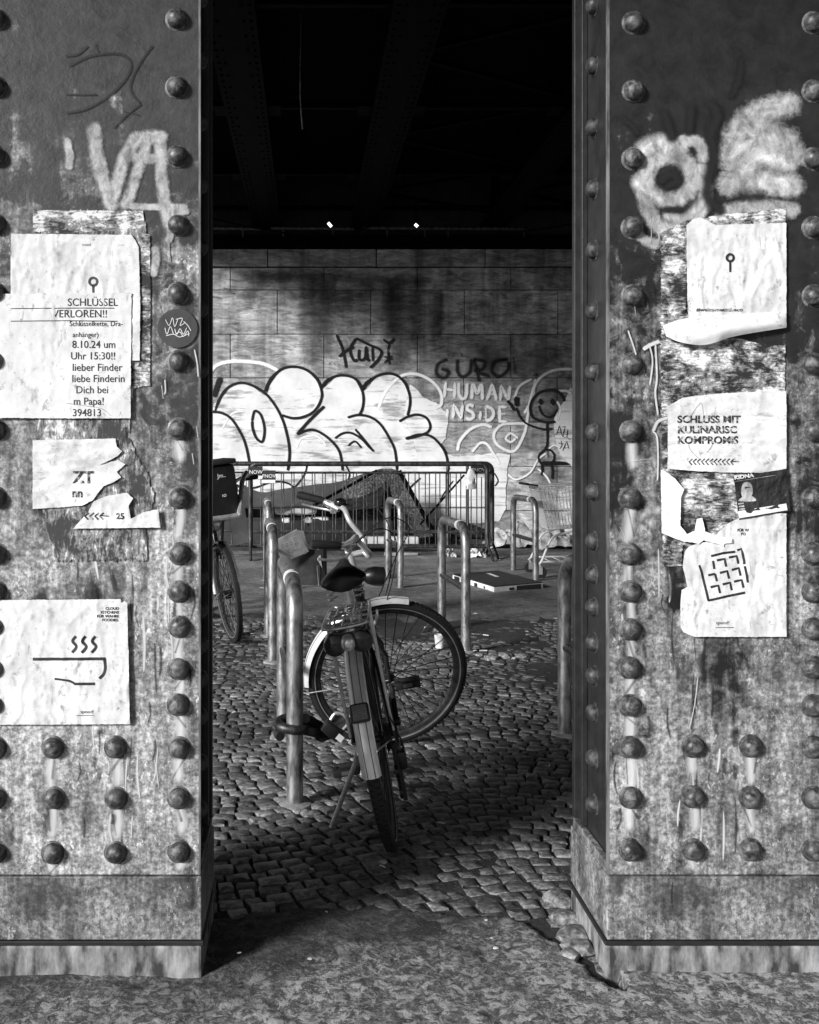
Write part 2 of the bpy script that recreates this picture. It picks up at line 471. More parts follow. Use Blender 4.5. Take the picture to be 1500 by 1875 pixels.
M['plinth'] = simple('dirty_plinth', .03, .36, 24, .8, 0, .5, (1, 1, .4), 7, p0=.38, p1=.66)

def stone_wall_mat():
    m, n, l, b = nt('dirty_limestone_blocks')
    c = coords(n, l); cs = coords(n, l, (1.6, 1, 6)); cv = coords(n, l, (5, 1, .35))
    at = n.new('ShaderNodeAttribute'); at.attribute_name = 'edge'
    f = nz(n, l, c, 2.6, 8, .68, .5); tv = nz(n, l, cs, 2.4, 8, .72, .8); v = nz(n, l, cv, 1, 6, .6)
    base = ramp(n, l, tv, [(.32, .10), (.5, .34), (.66, .58)])
    base = mixc(n, l, 1.0, base, ramp(n, l, f, [(.34, .5), (.58, 1.2)]), 'MULTIPLY')
    base = mixc(n, l, 1.0, base, ramp(n, l, v, [(.36, .6), (.55, 1.05)]), 'MULTIPLY')
    mt = n.new('ShaderNodeMath'); mt.operation = 'MULTIPLY_ADD'; l.new(at.outputs['Fac'], mt.inputs[0]); mt.inputs[1].default_value = .7; mt.inputs[2].default_value = .55
    l.new(mixc(n, l, 1.0, base, mt.outputs[0], 'MULTIPLY'), b.inputs['Base Color'])
    b.inputs['Roughness'].default_value = .8
    bump(n, l, b, tv, .4, .03)
    return m
M['stone'] = stone_wall_mat()
M['joint'] = simple('dark_mortar', .012, .03, 8, .9, 0, .2)

def cobble_mat():
    m, n, l, b = nt('granite_setts')
    at = n.new('ShaderNodeAttribute'); at.attribute_name = 'edge'
    c = coords(n, l)
    f = nz(n, l, c, 60, 7, .7); g = nz(n, l, c, 1.7, 5, .6)
    col = ramp(n, l, f, [(.34, .035), (.50, .125), (.66, .28)])
    tn = n.new('ShaderNodeMath'); tn.operation = 'MULTIPLY_ADD'; l.new(at.outputs['Fac'], tn.inputs[0]); tn.inputs[1].default_value = 1.0; tn.inputs[2].default_value = .45
    col = mixc(n, l, 1.0, col, tn.outputs[0], 'MULTIPLY')
    col = mixc(n, l, 1.0, col, ramp(n, l, g, [(.35, .55), (.62, 1.25)]), 'MULTIPLY')
    l.new(col, b.inputs['Base Color'])
    l.new(ramp(n, l, f, [(.3, .38), (.7, .7)]), b.inputs['Roughness'])
    b.inputs['Specular IOR Level'].default_value = .5
    bump(n, l, b, f, .4, .006)
    return m
M['cobble'] = cobble_mat()

def soil_mat(name, lo, hi, sc=30, light=0.0):
    m, n, l, b = nt(name); c = coords(n, l)
    f = nz(n, l, c, sc, 8, .75); g = nz(n, l, c, 1.6, 6, .65, .4); h = nz(n, l, c, sc * 3, 6, .8)
    col = ramp(n, l, f, [(.3, lo), (.52, (lo + hi) / 2), (.7, hi)])
    col = mixc(n, l, 1.0, col, ramp(n, l, g, [(.33, .35), (.62, 1.3)]), 'MULTIPLY')
    if light:
        col = mixc(n, l, ramp(n, l, h, [(.57, 0), (.66, 1)]), col, light)
    l.new(col, b.inputs['Base Color']); b.inputs['Roughness'].default_value = .85
    bump(n, l, b, math_n(n, l, 'ADD', f, math_n(n, l, 'MULTIPLY', h, .5)), .8, .012)
    return m
M['soil'] = soil_mat('joint_soil', .008, .05, 45, .35)
M['dirt'] = soil_mat('trodden_dirt', .05, .30, 20, .5)
def slab_mat():
    m, n, l, b = nt('gritty_old_slab'); c = coords(n, l)
    sp = n.new('ShaderNodeSeparateXYZ'); l.new(c, sp.inputs[0])
    f = nz(n, l, c, 42, 8, .78); g = nz(n, l, c, 3.2, 6, .65, .4); h = nz(n, l, c, 95, 5, .8); h2 = nz(n, l, c, 34, 6, .75, .6)
    base = ramp(n, l, f, [(.34, .035), (.5, .11), (.64, .3)])
    # slab gets darker towards the setts and to the left, with an uneven edge
    e = math_n(n, l, 'ADD', math_n(n, l, 'MULTIPLY', math_n(n, l, 'SUBTRACT', 2.52, sp.outputs['Y']), 3.2), math_n(n, l, 'MULTIPLY', math_n(n, l, 'SUBTRACT', g, .45), 3.2), )
    e = math_n(n, l, 'ADD', e, math_n(n, l, 'MULTIPLY', math_n(n, l, 'ADD', sp.outputs['X'], -.1), .8))
    k = math_n(n, l, 'ADD', e, .5, True)
    grit = math_n(n, l, 'ADD', ramp(n, l, h2, [(.50, 0), (.56, .8)]), ramp(n, l, h, [(.54, 0), (.6, .6)]), True)
    grit = math_n(n, l, 'MULTIPLY', grit, math_n(n, l, 'ADD', math_n(n, l, 'MULTIPLY', k, .85), .1))
    col = mixc(n, l, 1.0, base, ramp(n, l, k, [(0, .4), (1, 1.1)]), 'MULTIPLY')
    l.new(mixc(n, l, grit, col, .62), b.inputs['Base Color']); b.inputs['Roughness'].default_value = .85
    bump(n, l, b, math_n(n, l, 'ADD', math_n(n, l, 'ADD', f, h2), math_n(n, l, 'MULTIPLY', h, .6)), 1.0, .014)
    return m
M['asphalt'] = slab_mat()
M['road'] = soil_mat('street_asphalt', .04, .09, 20)

# paints
M['pwhite'] = paint('white_roller_paint', .80, .7, 1, .55, 9, .12, .3, (2.0, 1, 15), .28)
M['pwhitew'] = paint('ragged_white_paint', .82, .7, 1, .6, 6, .3, .12, (1.2, 1, 20), .35)
M['pwhitel'] = paint('white_spray_line', .85, .8, 1, .5, 25, .12, .5)
M['pblack'] = paint('black_spray_line', .008, .6, 1, .4, 20, .06, .35)
M['pblacksoft'] = paint('soft_black_spray', .008, .6, .9, .8, 14, .1, .9)
M['stain'] = paint('water_stain', .03, .6, .5, .8, 3.5, .3, 1.5, thr=.03)
M['pmark'] = paint('faded_black_marker', .02, .6, .8, .4, 40, .12, .7)
M['ptag'] = paint('pale_tag_paint', .55, .4, .94, .5, 60, .2, .55, thr=-.03, flake=22)
M['ptags'] = paint('pale_spray_stroke', .46, .65, .94, .5, 70, .14, .5, thr=-.06, flake=40)
M['ptagw'] = paint('pale_spray_cloud', .7, .45, .95, .5, 45, .2, 1.2, flake=26)
M['pdrip'] = paint('white_paint_drip', .7, .7, .95, .45, 80, .08, .5)
M['streak'] = paint('pale_lime_streak', .75, .7, .85, .6, 55, .26, 1.1, thr=.0, stretch=(1, 1, .16))
M['rust'] = paint('dark_rust_streak', .02, .6, .68, .7, 50, .34, 1.3, thr=.04, stretch=(1, 1, .3))
M['pscribble'] = paint('white_marker_scribble', .8, .7, 1, .4, 60, .05, .5)
M['pgrey'] = paint('dark_grey_sticker', .06, .6, .97, .4, 60, .12, .2)

# ------------------------------------------------------------------ text
_tc = {}
def text_mb(mb, s, px, py, cap, Y, align='LEFT', bold=0.0, width=1.0, rot=0.0, shear=0.0):
    """Letters laid on the plane Y: baseline at pixel (px, py), capital height in pixels."""
    cu = bpy.data.curves.new('letters', 'FONT'); cu.body = s; cu.align_x = align; cu.size = 1; cu.offset = bold; cu.shear = shear
    cu.resolution_u = 3
    ob = bpy.data.objects.new('letters', cu); COL.objects.link(ob)
    dg = bpy.context.evaluated_depsgraph_get()
    me = bpy.data.meshes.new_from_object(ob.evaluated_get(dg))
    k = cap / .729
    cr, sr = math.cos(R(rot)), math.sin(R(rot))
    vs = []
    for v in me.vertices:
        x, y = v.co.x * k * width, -v.co.y * k
        vs.append(P(px + x * cr - y * sr, py + x * sr + y * cr, Y))
    mb.add(vs, [tuple(p.vertices) for p in me.polygons])
    bpy.data.objects.remove(ob); bpy.data.curves.remove(cu); bpy.data.meshes.remove(me)
    return mb

# ------------------------------------------------------------------ ground
def struct(o): return tag(o, kind='structure')

g = MB(); n_ = 2
g.add([(-250, -250, -.035), (250, -250, -.035), (250, 250, -.035), (-250, 250, -.035)], [(0, 1, 2, 3)])
struct(g.build('ground', M['road'], smooth=False))

def fbm(x, y, s, o=4):
    return mnoise.fractal(Vector((x * s, y * s, 3.7)), 1.0, 2.0, o)

def grid_sheet(name, xs, ys, zf, mat):
    mb = MB(); nx, ny = len(xs), len(ys)
    vs = [(x, y, zf(x, y)) for y in ys for x in xs]
    fs = [(j * nx + i, j * nx + i + 1, (j + 1) * nx + i + 1, (j + 1) * nx + i) for j in range(ny - 1) for i in range(nx - 1)]
    mb.add(vs, fs); return mb.build(name, mat, angle=180)

# soil bed between and beyond the setts: low where the setts lie, rising over them further back
def dirt_z(x, y):
    t = min(max((y - 6.6) / 2.2, 0), 1)
    t2 = t * t * (3 - 2 * t)
    z = -.0018 + .0125 * t2 - (.05 if (y < 2.72 and not .5 < x < .82) else 0) + .010 * fbm(x, y, 1.1) * (.3 + t) + .0045 * fbm(x, y, 5)
    return z
struct(grid_sheet('soil', np.arange(-8, 9.01, .07), np.arange(2.3, 9.6, .05), dirt_z, M['soil']))
struct(grid_sheet('dirt_ground', np.arange(-14, 14.01, .11), np.arange(7.2, 16.2, .08),
                  lambda x, y: dirt_z(x, y) + .012 * min(1, max(0, (y - 7.2) / 1.2)) - .006, M['dirt']))

# setts: laid in shallow arcs
def setts():
    V, Fc, E = [], [], []
    rows = np.arange(2.40, 9.4, .060)
    for j, v in enumerate(rows):
        u = -3.6 + rng.uniform(0, .08)
        while u < 5.0:
            w = rng.uniform(.048, .084)
            uc = u + w / 2
            arc = .17 * math.cos(2 * math.pi * (uc - .75) / 2.3)
            slope = -.17 * 2 * math.pi / 2.3 * math.sin(2 * math.pi * (uc - .75) / 2.3)
            y = v + arc + rng.normal(0, .003)
            u += w + .004
            lim = 2.80 + .05 * math.sin(uc * 5) + .05 * math.cos(uc * 2.3 + 1)
            if .5 < uc < .8: lim = max(2.44, min(lim, 2.86 - (uc - .63) / .42))
            if y < lim + .04: continue
            if y > 9.2: continue
            hw, hh = w / 2 - .0026, .030 - .0024
            ang = math.atan(slope) + rng.normal(0, .05)
            ca, sa = math.cos(ang), math.sin(ang)
            top = .004 + rng.normal(0, .0022) + .012 * fbm(uc, y, .8)
            tone = rng.uniform(0, 1)
            tx, ty = rng.normal(0, .018), rng.normal(0, .018)
            o = len(V)
            cut = rng.uniform(.05, .2, 4)
            ring = []
            for (sx, sy, cc) in ((-1, -1, cut[0]), (1, -1, cut[1]), (1, 1, cut[2]), (-1, 1, cut[3])):
                a = (sx * hw, sy * hh * (1 - cc)); bb = (sx * hw * (1 - cc), sy * hh)
                ring += [a, bb] if sx * sy > 0 else [bb, a]
            jit = rng.normal(0, .0028, (8, 2))
            for (zz, k) in ((-.03, 1.0), (-.0022, 1.0), (.0, .92)):
                for q, (rx, ry) in enumerate(ring):
                    rx, ry = (rx + jit[q][0]) * k, (ry + jit[q][1]) * k
                    V.append((uc + rx * ca - ry * sa, y + rx * sa + ry * ca, top + zz + (rx * tx + ry * ty if zz > -.02 else 0)))
            V.append((uc, y, top + .0012)); E += [tone] * 25
            for r_ in (0, 1):
                for q in range(8): Fc.append((o + r_ * 8 + q, o + r_ * 8 + (q + 1) % 8, o + (r_ + 1) * 8 + (q + 1) % 8, o + (r_ + 1) * 8 + q))
            for q in range(8): Fc.append((o + 16 + q, o + 16 + (q + 1) % 8, o + 24))
    mb = MB(); mb.v, mb.f, mb.e = V, Fc, E
    return mb.build('cobblestone_paving', M['cobble'], angle=60)
struct(setts())

def asph_z(x, y):
    edge = 2.84 + .05 * math.sin(x * 5) + .05 * math.cos(x * 2.3 + 1) + .02 * fbm(x, y, 6)
    if .45 < x < .80 and y > 2.44: edge = min(edge, 2.85 - (x - .60 + .02 * fbm(x, y, 14)) / .42)
    z = .008 + .012 * fbm(x, y, 2.2) + .006 * fbm(x, y, 9) + .0045 * fbm(x, y, 34)
    if y > edge: z -= .06 * min(1, (y - edge) / .03)
    return z
xs = np.concatenate([np.arange(-4, -.6, .1), np.arange(-.6, 1.2, .013), np.arange(1.2, 4.01, .1)])
ys = np.concatenate([np.arange(-3, 1.9, .1), np.arange(1.9, 3.02, .013)])
struct(grid_sheet('pavement', xs, ys, asph_z, M['asphalt']))

# ------------------------------------------------------------------ back wall
WY = 15.5
wall = thing('stone_wall', 'long dirty limestone block wall covered in white and black graffiti behind the barriers', 'wall', loc=(0, WY, 0))
WI = Matrix.Translation((0, -WY, 0))
def wpart(mb, name, mat, par=None, **k):
    par = par or wall
    o = mb.build(name, mat, par, **k); o.matrix_parent_inverse = Matrix.Translation((0, -WY, 0)); return o
mb = MB(); mb.box((-16, WY + .03, -.3), (18, WY + .6, 5.748)); wpart(mb, 'wall_core', M['joint'], smooth=False)
mb = MB()
course_py = [1000, 935, 854, 773, 692, 612, 531, 490]
zs = [EYE - (p - HY) * WY / F for p in course_py]
for j in range(len(zs) - 1):
    off = (0 if j % 2 else .735) + (.21 if j % 3 == 0 else 0)
    x = -16 + off
    x0 = P(508, 0, WY).x if (j == 5) else P(422 + (170 if j % 2 else 0) * .5, 0, WY).x
    x = x0 - 1.475 * 11
    while x < 18:
        w = 1.475
        o = len(mb.e)
        dd = rng.normal(0, .002)
        mb.cbox((x + .006, WY + dd, zs[j] + .005), (x + w - .006, WY + .05, zs[j + 1] - .005), .006)
        t = float(rng.uniform(.25, 1.0))
        mb.e[o:] = [t] * (len(mb.e) - o)
        x += w
wpart(mb, 'block_course', M['stone'], smooth=False)
mb = MB()                                         # string course above the blocks
x = -16.0
while x < 18:
    o = len(mb.e); mb.cbox((x + .004, WY - .05, P(0, 488.5, WY).z), (x + 1.7, WY + .05, P(0, 457, WY).z), .012)
    mb.e[o:] = [float(rng.uniform(0, .35))] * (len(mb.e) - o); x += 1.71
wpart(mb, 'string_course', M['stone'], smooth=False)
mb = MB(); mb.cbox((-16, WY - .12, P(0, 456, WY).z), (18, WY + .05, P(0, 432, WY).z), .02)
wpart(mb, 'bearing_ledge', M['sootl'], smooth=False)

LV = [WY - .006 - .004 * k for k in range(6)]
def Z8(pts): return [(380 + x * .4533, 440 + y * .4533) for x, y in pts]
def ZR(pts): return [(920 + x * .128, 640 + y * .128) for x, y in pts]

# water stains running down from the ledge
mb = MB()
for (x, y0, y1, w) in ((572, 497, 690, 60), (598, 500, 660, 46), (727, 497, 690, 62), (716, 510, 620, 40), (795, 520, 640, 34), (760, 500, 640, 40),
                       (465, 505, 560, 50), (640, 512, 560, 60), (690, 505, 560, 80), (806, 530, 620, 22), (890, 620, 700, 60), (1000, 610, 690, 90), (1020, 690, 790, 70), (960, 780, 850, 90), (1015, 840, 900, 80), (420, 520, 545, 30)):
    mb.ribbon([(x, y0), (x + 2, (y0 * 2 + y1) / 3), (x - 1, (y0 + 2 * y1) / 3), (x + 1, y1)], w, LV[0], taper=.5)
mb.ribbon([(440, 508), (560, 505), (680, 512), (800, 515)], 26, LV[0] - .0012)
wpart(mb, 'water_stain', M['stain'])

mb = MB()                                         # white fill of the bubble letters
mb.blob(Z8([(10, 720), (45, 640), (90, 590), (135, 575), (185, 588), (235, 622), (250, 580), (300, 522), (350, 512), (400, 525), (440, 560), (468, 592), (520, 548), (560, 546), (600, 562), (630, 605),
            (680, 552), (720, 540), (760, 545), (795, 575), (815, 620), (820, 675), (850, 704), (885, 718), (902, 750), (895, 785), (940, 825), (965, 870), (972, 905)])
        + [(822, 957), (700, 960), (560, 960), (430, 960), (376, 957)], LV[1], 4, True, 4)
wpart(mb, 'white_bubble_letters', M['pwhite'])
mb = MB()
mb.blob([(748, 700), (775, 722), (800, 735), (826, 760), (820, 805), (800, 822), (838, 832), (900, 826), (938, 830), (932, 870), (930, 930), (915, 958), (870, 962), (800, 960), (760, 960), (760, 830), (735, 760)], LV[1] - .001, 9, False)
mb.blob([(1012, 770), (1030, 735), (1052, 700), (1056, 850), (1035, 845), (1020, 825)], LV[1] - .001, 6)
wpart(mb, 'white_paint_patch', M['pwhitew'])

WL = [([(-20, 580), (30, 510), (90, 490), (160, 490), (230, 500), (290, 530)], 16),
      ([(690, 680), (720, 610), (780, 550), (840, 540), (900, 565), (940, 610), (945, 660), (920, 680)], 14),
      ([(1240, 640), (1260, 590), (1310, 560)], 12),
      ([(1010, 850), (1020, 810), (1060, 765), (1110, 745), (1150, 755)], 14),
      ([(1290, 740), (1240, 740), (1190, 745), (1160, 775), (1160, 810), (1190, 840), (1240, 850), (1280, 780), (1295, 700), (1310, 620), (1340, 560), (1400, 525), (1475, 520)], 13),
      ([(1255, 800), (1225, 780), (1205, 800), (1225, 815), (1245, 800)], 10),
      ([(1325, 560), (1310, 640), (1280, 700)], 14),
      ([(1070, 855), (1100, 820), (1130, 825), (1160, 870), (1180, 905)], 12),
      ([(330, 720), (420, 690), (450, 640)], 10), ([(60, 760), (100, 700), (150, 690)], 8), ([(360, 840), (380, 800), (440, 790), (480, 830)], 10)]
mb = MB()
for pts, w in WL: mb.ribbon(Z8(pts), w * .4533 * 1.6, LV[2])
mb.ribbon([(930, 868), (945, 878), (970, 866), (985, 842), (1000, 830)], 6, LV[2])
mb.ribbon([(985, 858), (1000, 872), (1010, 890)], 6, LV[2])
mb.ribbon([(1022, 716), (1038, 716), (1046, 722)], 9, LV[2]); mb.ribbon([(1020, 735), (1026, 748), (1022, 770)], 7, LV[2])
mb.ribbon([(1005, 822), (1015, 815), (1026, 820)], 6, LV[2])
wpart(mb, 'white_swirls', M['pwhitel'])

mb = MB()                                         # stroke lettering
HUM = {'H': [[(0, 0), (-.1, 1)], [(.75, 0), (.75, 1)], [(0, .52), (.75, .45)]], 'U': [[(0, 0), (.02, .7), (.3, 1), (.62, .8), (.7, 0)]],
       'M': [[(0, 1), (.1, .05), (.45, .6), (.8, .05), (.9, 1)]], 'A': [[(0, 1), (.4, 0), (.8, 1)], [(.15, .62), (.66, .62)]],
       'N': [[(0, 1), (.08, .05), (.66, .95), (.8, 0)]], 'i': [[(0, .4), (0, 1)], [(0, .12), (.02, .18)]],
       'S': [[(.6, .1), (.2, .02), (.05, .3), (.5, .55), (.55, .85), (.2, 1), (-.02, .9)]], 'D': [[(0, 0), (0, 1)], [(0, .02), (.5, .2), (.62, .55), (.4, .9), (0, 1)]],
       'E': [[(.6, 0), (0, .02), (0, 1), (.65, .98)], [(0, .5), (.5, .48)]], 'C': [[(.6, .1), (.2, .05), (0, .5), (.2, .95), (.6, .9)]],
       'G': [[(.6, .1), (.2, .05), (0, .5), (.15, .95), (.55, .85), (.55, .5), (.3, .5)]], 'R': [[(0, 1), (.02, 0), (.5, .12), (.45, .42), (.05, .5), (.6, 1)]],
       'O': [[(.3, 0), (0, .5), (.3, 1), (.62, .5), (.3, 0)]], 'Z': [[(0, .05), (.6, 0), (0, 1), (.65, .95)]], 'L': [[(0, 0), (.02, 1), (.5, .95)]],
       'T': [[(-.1, .05), (.7, 0)], [(.3, .02), (.3, 1)]], 'J': [[(.5, 0), (.5, .8), (.25, 1), (0, .85)]], 'Y': [[(0, 0), (.35, .5)], [(.7, 0), (.3, 1)]]}
def strokes(mb, s, x, y, h, w, lw, Y, slope=0, adv=None, jitter=0):
    for ch in s:
        if ch != ' ':
            for st in HUM[ch]:
                q = [(x + a * w + (0 if not jitter else rng.normal(0, jitter)), y + b * h + slope * a * w) for a, b in st]
                sm = ch in 'USDGCOR' or len(q) > 4
                mb.ribbon(q, lw, Y, smooth=sm)
        x += (adv or w * 1.18) * (.42 if ch == 'i' else 1.18 if ch == 'M' else 1)
        y += slope * (adv or w)
strokes(mb, 'HUMAN', 816, 699, 29, 22, 11, LV[2] - .001, .06, 24)
strokes(mb, 'iNSiDE', 819, 738, 27, 22, 11, LV[2] - .001, .05, 25)
wpart(mb, 'white_lettering', M['pwhitel'])

mb = MB()                                         # black outlines
BL = [([(15, 692), (60, 698), (100, 725), (140, 790), (160, 850), (174, 930)], 8), ([(40, 665), (60, 620), (90, 590), (135, 575), (185, 588), (235, 620), (275, 670), (305, 730), (324, 800), (331, 860), (324, 930)], 8),
      ([(180, 730), (190, 690), (215, 705), (230, 760), (222, 812), (198, 800), (182, 760), (180, 730)], 8),
      ([(232, 610), (255, 560), (300, 520), (350, 510), (400, 523), (440, 558), (461, 610), (456, 650), (430, 690), (390, 712), (345, 718), (300, 706)], 8),
      ([(472, 670), (440, 700), (400, 740), (362, 784)], 10), ([(362, 784), (400, 768), (430, 766), (470, 785), (510, 820), (535, 860), (546, 930)], 8),
      ([(458, 600), (480, 568), (520, 548), (560, 546), (600, 562), (622, 600), (630, 640), (625, 680), (612, 706)], 8),
      ([(624, 610), (640, 580), (680, 550), (720, 538), (760, 543), (795, 573), (815, 620), (818, 660), (808, 707)], 8),
      ([(566, 716), (610, 705), (660, 715), (700, 745), (735, 800), (757, 850), (766, 930)], 8), ([(515, 800), (545, 780), (580, 778), (620, 800), (650, 832), (672, 852)], 7),
      ([(596, 762), (630, 802), (670, 852)], 7), ([(568, 830), (595, 812), (622, 838)], 6), ([(774, 732), (810, 712), (850, 704), (885, 718), (900, 750), (888, 775), (850, 790), (800, 802)], 8),
      ([(800, 802), (850, 785), (900, 790), (940, 825), (965, 870), (974, 930)], 8), ([(24, 640), (38, 590), (55, 545)], 16)]
for pts, w in BL: mb.ribbon(Z8(pts), w * .4533 * 2.3, LV[3])
# heavy shadow sides
for pts, w in (([(30, 690), (48, 640), (80, 600)], 18), ([(236, 610), (248, 575), (275, 540)], 24), ([(462, 600), (478, 568), (500, 556)], 14), ([(620, 605), (640, 575), (665, 558)], 16)):
    mb.ribbon(Z8(pts), w * .4533, LV[3] - .0015, taper=.6)
mb.ribbon([(741, 960), (738, 925), (745, 900), (770, 875)], 5, LV[3]); mb.ribbon([(800, 930), (812, 905), (830, 880)], 4, LV[3]); mb.ribbon([(528, 905), (550, 880), (560, 862), (562, 845)], 5, LV[3])
mb.ribbon([(440, 898), (470, 892), (500, 882), (530, 886), (545, 905)], 6, LV[3]); mb.ribbon([(628, 895), (640, 870), (632, 850)], 5, LV[3])
mb.ribbon([(452, 862), (450, 900)], 4, LV[3]); mb.ribbon([(905, 866), (912, 880), (906, 890)], 4, LV[3])
wpart(mb, 'black_outlines', M['pblack'])

mb = MB()                                         # small black tag
TG = [[(520, 380), (545, 440), (560, 515)], [(530, 470), (560, 445), (590, 430)], [(600, 395), (575, 440), (590, 485), (605, 480)], [(612, 440), (612, 480), (635, 475), (640, 430), (645, 480), (655, 480)],
      [(600, 395), (650, 420), (700, 445), (690, 480), (655, 515)], [(665, 430), (668, 490)], [(710, 400), (735, 415), (755, 395)], [(735, 415), (728, 445)], [(728, 445), (735, 500)], [(712, 470), (748, 480)], [(714, 496), (745, 465)],
      [(492, 497), (496, 498)], [(510, 498), (514, 499)], [(528, 500), (532, 501)]]
for pts in TG: mb.ribbon(Z8(pts), 8 if len(pts) > 2 else 7, LV[3], smooth=len(pts) > 2)
wpart(mb, 'black_tag', M['pblack'])
mb = MB()
GU = [([(970, 480), (930, 500), (925, 540), (955, 555), (975, 530), (945, 520)], 18), ([(1010, 480), (1010, 530), (1030, 550), (1060, 530), (1065, 480)], 20), ([(1075, 480), (1090, 530), (1095, 570)], 20), ([(1075, 480), (1120, 490), (1110, 520), (1080, 525), (1140, 550)], 18),
      ([(1215, 480), (1160, 490), (1150, 530), (1180, 550), (1215, 520), (1215, 490)], 20), ([(1025, 455), (1030, 470)], 12), ([(1235, 470), (1245, 540)], 14)]
for pts, w in GU: mb.ribbon(Z8(pts), w * .4533 * 1.2, LV[2] - .0005)
wpart(mb, 'faded_black_tag', M['pblacksoft'])
mb = MB()                                         # smiling stick figure and letters beside it
SM = [([(640, 580), (520, 620), (430, 720), (395, 850), (430, 960), (520, 1010), (640, 1040), (760, 1030)], 42), ([(640, 580), (760, 580), (850, 650), (895, 740)], 46),
      ([(525, 800), (545, 880), (600, 945), (670, 965), (740, 930), (790, 850)], 34),
      ([(200, 830), (240, 940), (320, 1040), (440, 1100), (600, 1140), (720, 1130)], 34), ([(640, 1050), (645, 1200), (640, 1350), (610, 1430)], 40),
      ([(620, 1430), (530, 1500), (530, 1600), (620, 1640), (720, 1600), (740, 1510), (690, 1440), (620, 1430)], 34), ([(650, 1440), (650, 1540)], 34), ([(560, 1650), (570, 1720), (560, 1800)], 34), ([(700, 1650), (715, 1730), (710, 1850)], 34),
      ([(70, 730), (130, 800), (170, 870)], 50), ([(180, 650), (200, 740), (200, 840)], 76), ([(230, 680), (225, 800)], 50), ([(490, 340), (490, 380)], 70)]
for pts, w in SM: mb.ribbon(ZR(pts), w * .128 * 1.5, LV[3] - .001)
mb.blob(ZR([(510, 745), (545, 695), (585, 745), (545, 795)]), LV[3] - .001, 1); mb.blob(ZR([(680, 745), (718, 695), (756, 745), (718, 800)]), LV[3] - .001, 1)
mb.blob(ZR([(540, 1600), (700, 1590), (900, 1600), (970, 1650), (780, 1660), (560, 1660)]), LV[3] - .001, 2)
for pts in ([(770, 1220), (820, 1090), (850, 1230)], [(780, 1190), (840, 1180)], [(850, 1110), (900, 1100), (860, 1240), (920, 1270)], [(935, 1140), (920, 1250), (970, 1290)], [(790, 1330), (840, 1350), (880, 1340)], [(840, 1300), (850, 1380), (820, 1420)], [(860, 1450), (920, 1310), (950, 1420)], [(870, 1410), (950, 1400)]):
    mb.ribbon(ZR(pts), 2.4, LV[3] - .0015, smooth=False)
wpart(mb, 'smiling_stick_figure', M['pblack'])

# conduit and lamps above the ledge
mb = MB()
for (a, b_) in ((388, 478), (497, 648), (664, 958)):
    p, q = P(a, 417, WY - .25), P(b_, 418.5, WY - .25); mb.tube([p, q], .03, 8)
for x in (445, 519, 610, 709, 778, 821, 960):
    mb.tube([P(x, 417, WY - .25), P(x, 434, WY - .1)], .014, 6)
tag(mb.build('conduit', M['zincdark']), 'thin grey conduit pipe running above the wall ledge', 'pipe')
mb = MB()
q = catmull([P(388, 400, 15.1), P(470, 418, 15.1), P(560, 431, 15.1), P(640, 428, 15.1), P(720, 396, 15.0)], False, 8)
mb.tube(q, .012, 6)
q = catmull([P(640, 436, 15.1), P(800, 440, 15.1), P(950, 425, 15.1), P(1060, 408, 15.1)], False, 8); mb.tube(q, .012, 6)
tag(mb.build('sagging_cable', M['soot']), 'thin black cable sagging along the top of the wall', 'cable')
for k, (x0, y0, x1, y1, lab) in enumerate(((601, 408, 607, 415, 'small lit lamp tube left of the middle girder end'), (760, 410.5, 765, 415, 'small lit lamp tube right of the middle girder end'))):
    t = thing('lamp', lab, 'lamp', 'small lamps above the wall', P(x0, y0, 15.0))
    a, b_ = P(x0, y0, 15.0), P(x1, y1, 15.0); o = Vector(P(x0, y0, 15.0))
    mb = MB(); mb.tube([a - o, b_ - o], .022, 8); mb.build('tube', M['lamp'], t)
    mb = MB(); mb.tube([Vector((0, .03, .03)), b_ - o + Vector((0, .03, .03))], .02, 6); mb.tube([Vector((.02, .03, .03)), Vector((.02, .05, .35))], .008, 6); mb.build('holder', M['soot'], t)

# ------------------------------------------------------------------ bridge overhead
BX0, BX1, BY0 = -5.5, 9.5, -2.0
bridge = thing('railway_bridge', 'black riveted steel underside of a railway bridge overhead', 'bridge', loc=(0, 8, 0))
BI = Matrix.Translation((0, -8, 0))
def bpart(mb, name, mat, **k):
    o = mb.build(name, mat, bridge, **k); o.matrix_parent_inverse = BI; return o
pl_ = [(-6.8, BY0), (BX1, BY0), (BX1, WY + .5), (-3.0, WY + .5)]  # unseen left edge skewed so sun reaches the wall but not the column tops
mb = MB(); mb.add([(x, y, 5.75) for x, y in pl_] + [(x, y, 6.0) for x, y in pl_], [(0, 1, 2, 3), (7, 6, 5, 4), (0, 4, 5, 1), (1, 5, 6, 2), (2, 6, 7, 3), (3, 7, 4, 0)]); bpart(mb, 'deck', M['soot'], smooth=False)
mb = MB(); q_ = [(-6.8, BY0), (-6.78, BY0 + .01), (-5.2, 5.4), (-5.22, 5.42)]
mb.add([(-6.8, BY0, 4.55), (-6.76, BY0, 4.55), (-5.2, 5.4, 4.55), (-5.24, 5.4, 4.55), (-6.8, BY0, 5.745), (-6.76, BY0, 5.745), (-5.2, 5.4, 5.745), (-5.24, 5.4, 5.745)], [(0, 1, 2, 3), (7, 6, 5, 4), (0, 4, 5, 1), (1, 5, 6, 2), (2, 6, 7, 3), (3, 7, 4, 0)])
bpart(mb, 'shade_beam', M['sootl'], smooth=False)  # added out of view to keep sun off the upper columns
